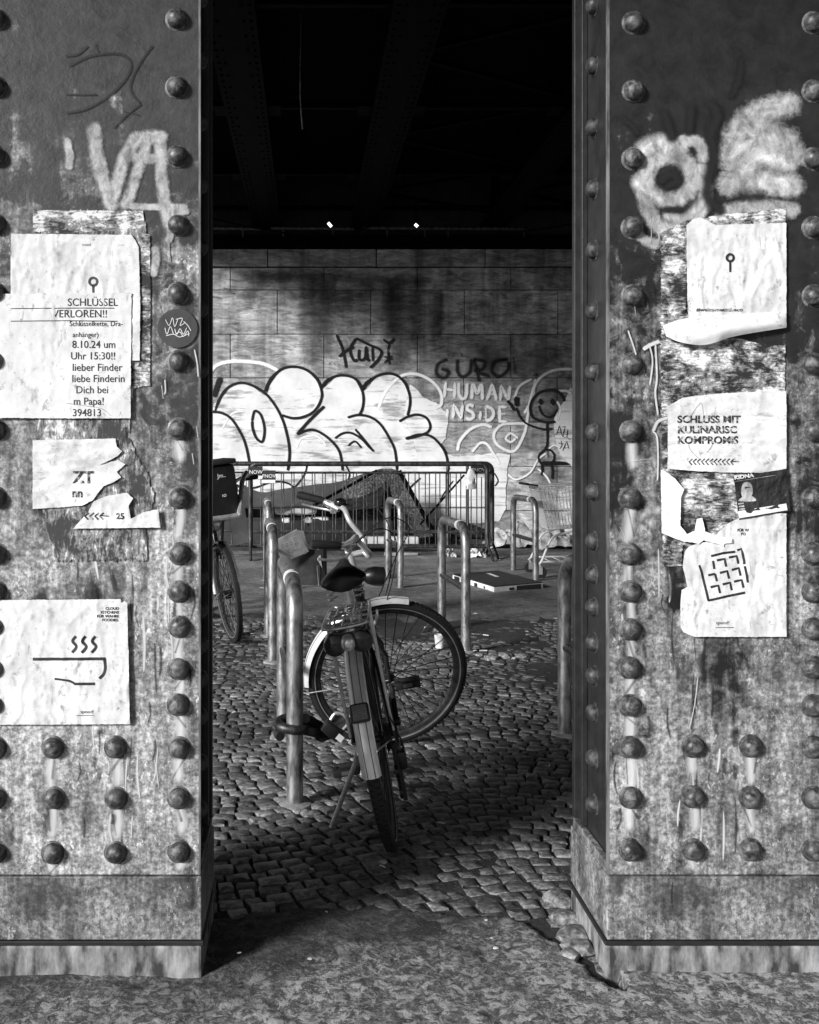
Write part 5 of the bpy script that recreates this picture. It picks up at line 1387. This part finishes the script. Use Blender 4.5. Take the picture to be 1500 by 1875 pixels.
# ------------------------------------------------------------------ barriers
def barrier(xa, xb, Y, label, nb=18, top=1.185, signs=(), posts=()):
    o = Vector(((xa + xb) / 2, Y, 0)); t = thing('crowd_barrier', label, 'barrier', 'crowd control barriers', o)
    a, b_ = xa - o.x, xb - o.x; rc = .09
    pts = [(a, 0, .16), (a, 0, top - rc)]
    for k in range(1, 7): q = k / 6 * math.pi / 2; pts.append((a + rc * (1 - math.cos(q)), 0, top - rc + rc * math.sin(q)))
    for k in range(0, 7): q = k / 6 * math.pi / 2; pts.append((b_ - rc * (1 - math.sin(q)), 0, top - rc + rc * math.cos(q)))
    pts += [(b_, 0, .16)]
    MB().tube(pts, .03, 10).build('frame', M['zincdark'], t)
    m = MB(); m.tube([(a, 0, .16), (b_, 0, .16)], .019, 8); m.tube([(a, 0, .34), (b_, 0, .34)], .015, 8); m.tube([(a, 0, top - .11), (b_, 0, top - .11)], .012, 8); m.tube([(a, -.01, .64), (b_, -.01, .64)], .005, 6); m.build('rails', M['zincdark'], t)
    for k in range(nb):
        x = a + (b_ - a) * (k + 1) / (nb + 1); MB().tube([(x, 0, .16), (x, 0, top - .11)], .007, 6).build('bar', M['zincdark'], t)
    for x in posts: MB().tube([(x - o.x, 0, .16), (x - o.x, 0, top)], .02, 8).build('post', M['zincdark'], t)
    for x in (a, b_):
        m = MB(); m.tube([(x, 0, .30), (x, -.04, .2), (x + .02, -.3, .02)], .018, 8); m.tube([(x, 0, .30), (x, .04, .2), (x - .02, .3, .02)], .018, 8); m.build('foot', M['zincdark'], t)
    for (x, dz, s) in signs:
        m = MB(); m.box((x - .09, -.034, top - .22 + dz), (x + .09, -.030, top - .06 + dz)); so = m.build('sign', M['ink'], t, smooth=False)
        m = MB(); text_mb(m, s, HX, HY, 46, F); m.v = [(x - .078 + v[0] * .001, -.0355, top - .15 + dz + (v[2] - EYE) * .001) for v in m.v]; m.build('lettering', M['white'], so, smooth=False)
        m = MB(); m.box((x - .085, -.0352, top - .215 + dz), (x + .085, -.0345, top - .175 + dz)); m.build('sign_strip', M['white'], so, smooth=False)
    return t
Yb = 12.15
X_ = lambda px, Y: (px - HX) * Y / F
barrier(X_(459, Yb), X_(892, Yb), Yb, 'grey crowd barrier in front, its left end beside the rental bicycle', 22, signs=((-1.40, .03, 'NOW'), (-1.24, -.02, 'FNOW')))
barrier(X_(405, Yb + .2), X_(901, Yb + .2), Yb + .2, 'second crowd barrier close behind the front one with a tied plastic bag', 25, signs=((1.52, .05, 'FNOW'),), posts=(X_(820, Yb + .2), X_(856, Yb + .2)))
m = MB(); o = P(862, 858, Yb - .06)
vs = []; n1, n2 = 9, 10
for i in range(n2):
    for k in range(n1):
        a = 2 * math.pi * k / n1; r_ = .02 + .055 * math.sin(min(1, i / 5) * 1.5) * (1 - .4 * i / n2) * (1 + .35 * math.sin(3 * a + i))
        vs.append((r_ * math.cos(a), r_ * .5 * math.sin(a), -.028 * i))
m.add(vs, [(i * n1 + k, i * n1 + (k + 1) % n1, (i + 1) * n1 + (k + 1) % n1, (i + 1) * n1 + k) for i in range(n2 - 1) for k in range(n1)])
b = m.build('plastic_bag', M['whitedirty']); b.location = o; tag(b, 'small pale plastic bag tied to the top rail of the barrier', 'bag')

# ------------------------------------------------------------------ camp behind the barriers
def sheet(name, label, cat, top, bot, Yt, Yb_, mat, sag=.05, nx=40, nz_=14, th=.004, seed=0):
    A, B = catmull(top, False, 12), catmull(bot, False, 12)
    def samp(q, t):
        f = t * (len(q) - 1); i = min(int(f), len(q) - 2); u = f - i
        return (q[i][0] * (1 - u) + q[i + 1][0] * u, q[i][1] * (1 - u) + q[i + 1][1] * u)
    vs = []
    for i in range(nx + 1):
        a, b_ = samp(A, i / nx), samp(B, i / nx)
        for j in range(nz_ + 1):
            t_ = j / nz_; Y = Yt * (1 - t_) + Yb_ * t_
            p = P(a[0], a[1], Yt) * (1 - t_) + P(b_[0], b_[1], Yb_) * t_
            p.y += sag * mnoise.fractal(Vector((p.x * 2.2 + seed, p.z * 3.5, seed)), 1, 2, 4) + .05 * math.sin(p.x * 9 + p.z * 5) * t_
            vs.append(p)
    m = MB(); k = nz_ + 1
    m.add(vs, [(i * k + j, (i + 1) * k + j, (i + 1) * k + j + 1, i * k + j + 1) for i in range(nx) for j in range(nz_)])
    c = Vector(vs[len(vs) // 2]); m.v = [tuple(Vector(v) - c) for v in m.v]
    o = m.build(name, mat, angle=180); o.location = c; return tag(o, label, cat)
sheet('tarpaulin', 'dark sagging tarpaulin stretched as a roof behind the barriers', 'tarpaulin', [(440, 884), (478, 901), (518, 895), (579, 887), (620, 882), (670, 866), (705, 858)], [(436, 930), (480, 932), (540, 927), (600, 930), (640, 935), (680, 930), (700, 925)], 14.2, 13.0, M['tarp'], .06)
sheet('woven_sheet', 'speckled woven sheet hanging down beneath the right half of the tarpaulin', 'tarpaulin', [(630, 880), (660, 870), (700, 858), (714, 862)], [(622, 985), (650, 988), (690, 990), (706, 985)], 13.6, 13.2, M['mesh'], .12, seed=3)
sheet('mesh_sheet', 'pale striped mesh sheet sloping from the tarpaulin peak to the ground', 'tarpaulin', [(704, 858), (718, 858), (734, 864)], [(740, 985), (770, 985), (800, 980)], 13.5, 13.3, M['mesh'], .04, seed=6)
sheet('shelter_shade_sheet', 'black sheet standing in for the shade inside the tarpaulin shelter', 'tarpaulin', [(436, 905), (520, 900), (620, 890), (716, 862)], [(436, 984), (520, 984), (620, 984), (790, 984)], 14.8, 14.8, M['soot'], .05, seed=9)  # dark shelter interior put in as a black sheet
m = MB(); m.tube([P(731, 862, 13.2), P(800, 985, 13.2)], .03, 8); tag(m.build('tent_pole', M['soot']), 'dark slanting pole at the right end of the shelter', 'pole')
m = MB(); m.tube([P(575, 925, 12.9), P(690, 862, 13.4)], .02, 8); tag(m.build('tent_pole', M['soot']), 'thin dark pole slanting up under the tarpaulin roof', 'pole')
m = MB(); m.tube([P(770, 960, 12.9), P(850, 870, 13.2)], .014, 6); tag(m.build('stick', M['soot']), 'thin dark stick leaning against the white painted wall', 'stick')

def soft_box(name, label, cat, px0, px1, py0, py1, Y, dep, mat, puff=.03, rest=None):
    a, b_ = P(px0, py1, Y), P(px1, py0, Y)
    m = MB(); bm = bmesh.new(); bmesh.ops.create_cube(bm, size=1); bmesh.ops.subdivide_edges(bm, edges=list(bm.edges), cuts=6, use_grid_fill=True)
    W, H = b_.x - a.x, b_.z - a.z
    for v in bm.verts:
        q = v.co * 2; k = 1 - .16 * (max(abs(q.x), abs(q.z)) ** 6)
        v.co = Vector((v.co.x * W * (1 - .1 * abs(q.z) ** 4), v.co.y * dep * k, v.co.z * H * (1 - .12 * abs(q.x) ** 4))) + Vector((0, 0, puff * mnoise.noise(v.co * 6 + Vector((px0, 0, 0)))))
    bm.verts.index_update(); m.add([v.co for v in bm.verts], [[v.index for v in f.verts] for f in bm.faces]); bm.free()
    o = m.build(name, mat, angle=60); o.location = Vector(((a.x + b_.x) / 2, Y + dep / 2, (a.z + b_.z) / 2)); return tag(o, label, cat)
soft_box('mattress', 'pale folded mattress on a crate pile under the tarpaulin', 'mattress', 503, 580, 925, 943, 13.1, .5, M['whitedirty'])
soft_box('pillow', 'pale crumpled pillow under the tarpaulin behind the bicycle grip', 'pillow', 593, 622, 921, 935, 13.1, .4, M['white'])
soft_box('cushion', 'small white cushion left of the dark hole of the shelter', 'cushion', 516, 532, 950, 966, 13.05, .2, M['white'])
soft_box('cushion', 'grey bundle of clothes in the middle of the shelter', 'bundle', 556, 574, 950, 968, 13.05, .3, M['card'], .06)
soft_box('carton', 'white carton with a round dark hole in the shelter', 'carton', 572, 604, 948, 966, 13.1, .3, M['white'], .0)
m = MB(); o = P(580, 957, 13.08); m.lathe((0, 0, 0), (0, -1, 0), [(.055, -.02), (.055, .01), (.03, .012)], 18); q = m.build('black_ring', M['ink']); q.location = o; tag(q, 'black round opening rim stuck on the white carton', 'ring')
m = MB(); m.cbox((-1.05, 0, 0), (1.3, .6, .42), .03); q = m.build('sofa_base', M['cardd']); q.location = (-.15, 13.05, .0); tag(q, 'low dark sleeping platform inside the shelter', 'platform')
m = MB(); m.cbox((0, 0, 0), (X_(767, 12.75) - X_(655, 12.75), .18, .13), .01); q = m.build('foam_board', M['white'], smooth=False); q.location = (X_(655, 12.75), 12.75, EYE - (1002 - HY) * 12.75 / F); tag(q, 'bright white foam board lying behind the bottom rail of the barriers', 'board')
m = MB(); m.cbox((0, 0, 0), (X_(766, 12.4) - X_(705, 12.4), .12, .045), .006); q = m.build('plank', M['card'], smooth=False); q.location = (X_(705, 12.4), 12.42, .01); tag(q, 'pale plank on the ground under the barrier', 'plank')

def heap(name, label, cat, px0, px1, py_base, hpx, mat, seed, depth=.5, fold=7):
    a, b_ = G(px0, py_base), G(px1, py_base); W = b_.x - a.x; n1, n2 = 46, 22; vs = []
    Hh = hpx * a.y / F
    for i in range(n1 + 1):
        for j in range(n2 + 1):
            u, v = i / n1, j / n2; env = (math.sin(math.pi * u) ** .6) * (math.sin(math.pi * min(1, v * .95 + .02)) ** .6)
            z = Hh * env * (.62 + .9 * mnoise.fractal(Vector((u * fold * .5 + seed, v * 3, seed)), 1, 2, 4)) + .25 * Hh * env * abs(math.sin(u * fold * 2 + v * 6 + seed))
            vs.append((u * W - W / 2 + .05 * mnoise.noise(Vector((u * 9, v * 9, seed))), v * depth + .06 * mnoise.noise(Vector((u * 7, v * 7, seed + 4))), max(z, -.01) + .004))
    m = MB(); k = n2 + 1; m.add(vs, [(i * k + j, (i + 1) * k + j, (i + 1) * k + j + 1, i * k + j + 1) for i in range(n1) for j in range(n2)])
    o = m.build(name, mat, angle=180); o.location = ((a.x + b_.x) / 2, a.y, 0.01); return tag(o, label, cat)
heap('blanket', 'crumpled white blanket heap on the ground behind the far right stand', 'blanket', 898, 1000, 1006, 42, M['whitedirty'], 2.3, .7)
heap('blanket', 'flatter pale blanket behind the shopping trolley', 'blanket', 985, 1075, 1008, 30, M['whitedirty'], 5.1, .6)
heap('crumpled_bag', 'crumpled white bag on the ground at the barrier feet', 'bag', 862, 893, 1024, 20, M['white'], 8.2, .25, 5)
heap('crumpled_bag', 'pale rag with a dark band left of the crumpled white bag', 'rag', 813, 836, 1024, 16, M['whitedirty'], 11.4, .2, 5)
heap('crumpled_paper', 'black and white crumpled paper behind the barrier bars', 'paper', 765, 850, 1003, 26, M['resh'] if False else M['mesh'], 14.2, .35, 9)
heap('dark_bag', 'dark bundle behind the barrier at the foot of the white wall', 'bundle', 800, 935, 990, 22, M['tarp'], 17.7, .5, 7)

# open cardboard box behind the first stands
def carton():
    o = G(562, 1074); t = thing('cardboard_box', 'open dark cardboard box with a printed flap behind the bike stands', 'box', loc=o)
    Y = o.y; s = Y / F
    W = .24; H = .37
    Mz = Matrix.Rotation(R(-8), 4, 'Z')
    m = MB()
    for (lo, hi) in (((-W, 0, .01), (W * .68, .006, H)), ((-W, .3, .01), (W * .68, .306, H)), ((-W, .006, .01), (-W + .006, .3, H)), ((W * .68 - .006, .006, .01), (W * .68, .3, H)), ((-W, .006, .012), (W * .68, .3, .018))): m.box(lo, hi, Mz)
    m.build('body', M['cardd'], t, smooth=False)
    def quad(name, pts, mat, th=.006):
        q = [P(x, y, yy) - o for x, y, yy in pts]; m_ = MB(); nrm = (q[1] - q[0]).cross(q[2] - q[0]).normalized() * th
        m_.add(q + [v + nrm for v in q], [(0, 1, 2, 3), (7, 6, 5, 4), (0, 4, 5, 1), (1, 5, 6, 2), (2, 6, 7, 3), (3, 7, 4, 0)]); return m_.build(name, mat, t, smooth=False)
    fl = quad('printed_flap', [(506, 989, 9.55), (544, 969, 9.6), (566, 1010, 9.7), (516, 1032, 9.65)], M['card'])
    quad('flap', [(545, 971, 9.68), (556, 972, 9.72), (566, 1012, 9.78), (558, 1015, 9.74)], M['white'], .004)
    quad('flap', [(576, 988, 9.8), (586, 1010, 9.75), (590, 1040, 9.7), (574, 1012, 9.78)], M['card'])
    quad('side_flap', [(581, 1036, 9.7), (593, 1030, 9.8), (595, 1060, 9.8), (584, 1073, 9.72)], M['card'])
    m = MB()
    for (x, y) in ((518, 1000), (525, 998), (540, 988), (543, 996), (533, 995)):
        m.ribbon([(x - 2.5, y - 1), (x, y - 3), (x + 2.5, y), (x, y + 3), (x - 2.5, y - 1)], 1.5, 9.53)
    for k in range(10): m.ribbon([(520 + rng.uniform(0, 20), 1006 + rng.uniform(0, 8)), (523 + rng.uniform(0, 20), 1004 + rng.uniform(0, 8))], 1.2, 9.53, smooth=False)
    m.v = [tuple(Vector(v) - o) for v in m.v]; m.build('flap_print', M['pmark'], fl)
carton()

# flat carton on the ground
def flat_carton():
    a, b_, c_ = G(905, 1088), G(994, 1080), G(829, 1064)
    o = a.copy(); t = thing('flat_box', 'flat white sided box with a dark top lying between two bike stands', 'box', loc=o + Vector((0, 0, .004)))
    u, v = b_ - a, c_ - a; h = Vector((0, 0, .062))
    q = [Vector((0, 0, 0)), u, u + v, v]
    m = MB(); m.add(q + [p + h for p in q], [(0, 3, 2, 1), (0, 1, 5, 4), (1, 2, 6, 5), (2, 3, 7, 6), (3, 0, 4, 7)]); m.build('side_walls', M['white'], t, smooth=False)
    m = MB(); q2 = [p * 1.0 + h + Vector((0, 0, .003)) for p in q]; m.add(q2 + [p + Vector((0, 0, .006)) for p in q2], [(0, 1, 2, 3), (4, 7, 6, 5), (0, 4, 5, 1), (1, 5, 6, 2), (2, 6, 7, 3), (3, 7, 4, 0)]); m.build('top', M['cardd'], t, smooth=False)
    un, vn = u.normalized(), v.normalized()
    n_u = Vector((un.y, -un.x, 0)); n_v = Vector((-vn.y, vn.x, 0))
    m = MB()
    def mark(base, d, n, t0, t1, z0, z1):
        n = n if n.y < 0 else -n
        p = [base + d * t0 + n * .003 + Vector((0, 0, z0)), base + d * t1 + n * .003 + Vector((0, 0, z0)), base + d * t1 + n * .003 + Vector((0, 0, z1)), base + d * t0 + n * .003 + Vector((0, 0, z1))]
        p2 = [x + n * .001 for x in p]; m.add(p2, [(0, 1, 2, 3)])
    L = u.length; mark(Vector((0, 0, 0)), un, n_u, L * .30, L * .40, .02, .045); mark(Vector((0, 0, 0)), un, n_u, L * .45, L * .96, .006, .058)
    L2 = v.length
    for f0, f1, z0, z1 in ((.2, .23, .02, .045), (.38, .45, .012, .05), (.55, .6, .02, .045), (.82, .95, .012, .055)): mark(Vector((0, 0, 0)), vn, n_v, L2 * f0, L2 * f1, z0, z1)
    m.build('print', M['ink'], t, smooth=False)
    m = MB(); p = [u * .62 + v * .55, u * .68 + v * .85, u * .60 + v * .86, u * .54 + v * .56]; m.add([x + h + Vector((0, 0, .0105)) for x in p], [(0, 1, 2, 3)]); m.build('label_strip', M['white'], t, smooth=False)
flat_carton()

# shopping trolley
def trolley():
    o = Vector((2.45, 10.55, 0)); t = thing('shopping_trolley', 'wire shopping trolley half hidden behind the right column', 'shopping trolley', loc=o)
    # basket: long axis along +x, front (low, narrow) end at -x
    zt0, zt1, zb = .98, 1.0, .52
    top = [(-.02, -.22, zt0), (.86, -.28, zt1), (.86, .28, zt1), (-.02, .22, zt0)]
    bot = [(.10, -.17, zb), (.80, -.23, zb + .03), (.80, .23, zb + .03), (.10, .17, zb)]
    V = lambda p: Vector(p)
    m = MB(); m.tube([V(p) for p in top], .008, 8, closed=True); m.tube([V(p) for p in bot], .006, 8, closed=True)
    for f in (.33, .66): m.tube([V(top[k]).lerp(V(bot[k]), f) for k in range(4)], .004, 6, closed=True)
    m.tube([V(top[k]) + Vector((0, 0, -.05)) for k in range(4)], .005, 6, closed=True)
    for k, n in ((0, 22), (1, 14), (2, 22), (3, 12)):
        for i in range(n + 1):
            f = i / n; m.tube([V(top[k]).lerp(V(top[(k + 1) % 4]), f), V(bot[k]).lerp(V(bot[(k + 1) % 4]), f)], .0042, 5)
    for i in range(12):
        f = i / 11; m.tube([V(bot[0]).lerp(V(bot[3]), f), V(bot[1]).lerp(V(bot[2]), f)], .0028, 5)
    m.build('basket', M['silver'], t)
    m = MB(); m.tube([(-.12, -.2, .995), (-.12, .2, .995)], .014, 10); m.tube([(-.02, -.22, .98), (-.12, -.2, .995)], .01, 6); m.tube([(-.02, .22, .98), (-.12, .2, .995)], .01, 6); m.build('handle', M['black'], t)
    m = MB()
    for s in (-1, 1):
        m.tube(catmull([(.55, s * .22, .56), (.25, s * .22, .48), (.12, s * .22, .42), (.02, s * .23, .20), (-.02, s * .23, .15)], False, 5), .013, 8); m.tube([(.02, s * .23, .18), (.85, s * .26, .2)], .011, 8); m.tube([(.85, s * .26, .2), (.80, s * .25, .56)], .012, 8)
    for k in range(6): m.tube([(.1 + k * .12, -.235, .19), (.1 + k * .12, .235, .19)], .005, 6)
    m.build('chassis', M['silver'], t)
    for (x, y) in ((-.01, -.23), (-.01, .23), (.86, -.26), (.86, .26)):
        m = MB(); m.tube([(x, y, .16), (x + .02, y, .11)], .012, 8); m.box((x - .012, y - .024, .05), (x + .03, y - .020, .13)); m.box((x - .012, y + .020, .05), (x + .03, y + .024, .13)); w = m.build('castor', M['alu'], t)
        m = MB(); m.lathe((x + .015, y - .016, .068), (0, 1, 0), [(.03, 0), (.062, .004), (.066, .016), (.062, .028), (.03, .032)], 20); m.build('castor_wheel', M['black'], w)
trolley()

# ------------------------------------------------------------------ litter
def scrap_mesh(kind):
    m = MB()
    if kind == 0:
        n = 7; vs = [((.018 + rng.uniform(-.006, .008)) * math.cos(k / n * 6.28), (.014 + rng.uniform(-.005, .006)) * math.sin(k / n * 6.28), rng.uniform(0, .012)) for k in range(n)] + [(0, 0, .012)]
        m.add(vs, [(k, (k + 1) % n, n) for k in range(n)])
    else:
        m.tube([(-.02, 0, .004), (.0, .002, .0045), (.022, -.001, .004)], .0038, 7)
    return m
kinds = [scrap_mesh(0) for _ in range(3)] + [scrap_mesh(1)]
protos = []
LIT = [(735, 1514, 0), (1088, 1768, 9), (787, 1567, 0), (818, 1573, 0), (808, 1514, 1), (700, 1594, 1), (703, 1588, 0), (598, 1683, 0), (568, 1771, 0), (908, 1752, 0), (900, 1732, 0), (890, 1699, 0), (1006, 1408, 1), (870, 1128, 0), (866, 1165, 0), (890, 1167, 1), (845, 1190, 0),
       (700, 1105, 0), (780, 1152, 1), (800, 1150, 0), (1004, 1167, 0), (760, 1028, 0), (915, 1028, 0), (965, 1160, 0), (430, 1310, 0), (480, 1080, 1), (462, 1165, 0), (805, 1030, 0), (940, 1210, 0), (906, 1205, 0), (980, 1150, 0), (740, 1060, 0), (1038, 1072, 0), (1030, 1036, 0), (870, 1196, 0), (885, 1196, 1), (460, 1510, 0), (500, 1545, 0), (570, 1600, 0), (440, 1760, 0)]
cnt = 0
for (x, y, k) in LIT:
    if k == 9: continue
    p = G(x, y); kk = 3 if k else int(rng.integers(0, 3))
    nm = 'cigarette_end' if kk == 3 else 'paper_scrap'
    key = kk
    pr = next((o for q, o in protos if q == key), None)
    if pr is None:
        o = kinds[kk].build(nm, M['litter']); protos.append((key, o))
    else:
        o = pr.copy(); COL.objects.link(o)
    sc = rng.uniform(.55, 1.0) * (.5 if p.y < 3 else .8 if p.y < 5 else 1.3)
    o.location = p + Vector((0, 0, .012 if p.y > 2.95 else .02)); o.rotation_euler = (0, 0, rng.uniform(0, 6.28)); o.scale = (sc, sc, sc)
    if kk == 3: tag(o, 'pale cigarette end lying on the dark paving', 'cigarette end', 'cigarette ends on the ground')
    else: tag(o, 'tiny pale scrap of paper lying on the ground', 'paper scrap', 'paper scraps on the ground')
m = MB(); m.lathe((0, 0, 0), (0, 0, 1), [(.028, 0), (.036, .09), (.034, .09), (.027, .004)], 16); q = m.build('plastic_cup', M['whitedirty']); q.location = G(805, 1190) + Vector((0, 0, .014)); tag(q, 'pale disposable cup standing behind the front wheel spokes', 'cup')
# loose stones along the worn edge beside the right column
for k, (x, y, s) in enumerate(((1040, 1690, .05), (1052, 1722, .06), (1030, 1660, .045), (1062, 1745, .05), (1020, 1650, .05), (1044, 1755, .03), (900, 1208, .05), (880, 1203, .04), (925, 1204, .06), (955, 1205, .05), (850, 1205, .04))):
    m = MB(); bm = bmesh.new(); bmesh.ops.create_icosphere(bm, subdivisions=2, radius=1)
    for v in bm.verts: v.co *= 1 + .35 * mnoise.noise(v.co * 1.3 + Vector((k * 3, 0, 0)))
    bm.verts.index_update(); m.add([(v.co.x * s, v.co.y * s * .8, v.co.z * s * .42) for v in bm.verts], [[v.index for v in f.verts] for f in bm.faces]); bm.free()
    q = m.build('loose_stone', M['cobble'], angle=25); q.location = G(x, y) + Vector((0, 0, .012)); q.rotation_euler = (0, 0, k)
    tag(q, 'broken sett lying loose in the crack beside the right column' if k < 6 else 'loose stone in the worn edge line of the paving', 'stone', 'loose stones beside the column' if k < 6 else 'loose stones along the paving edge')
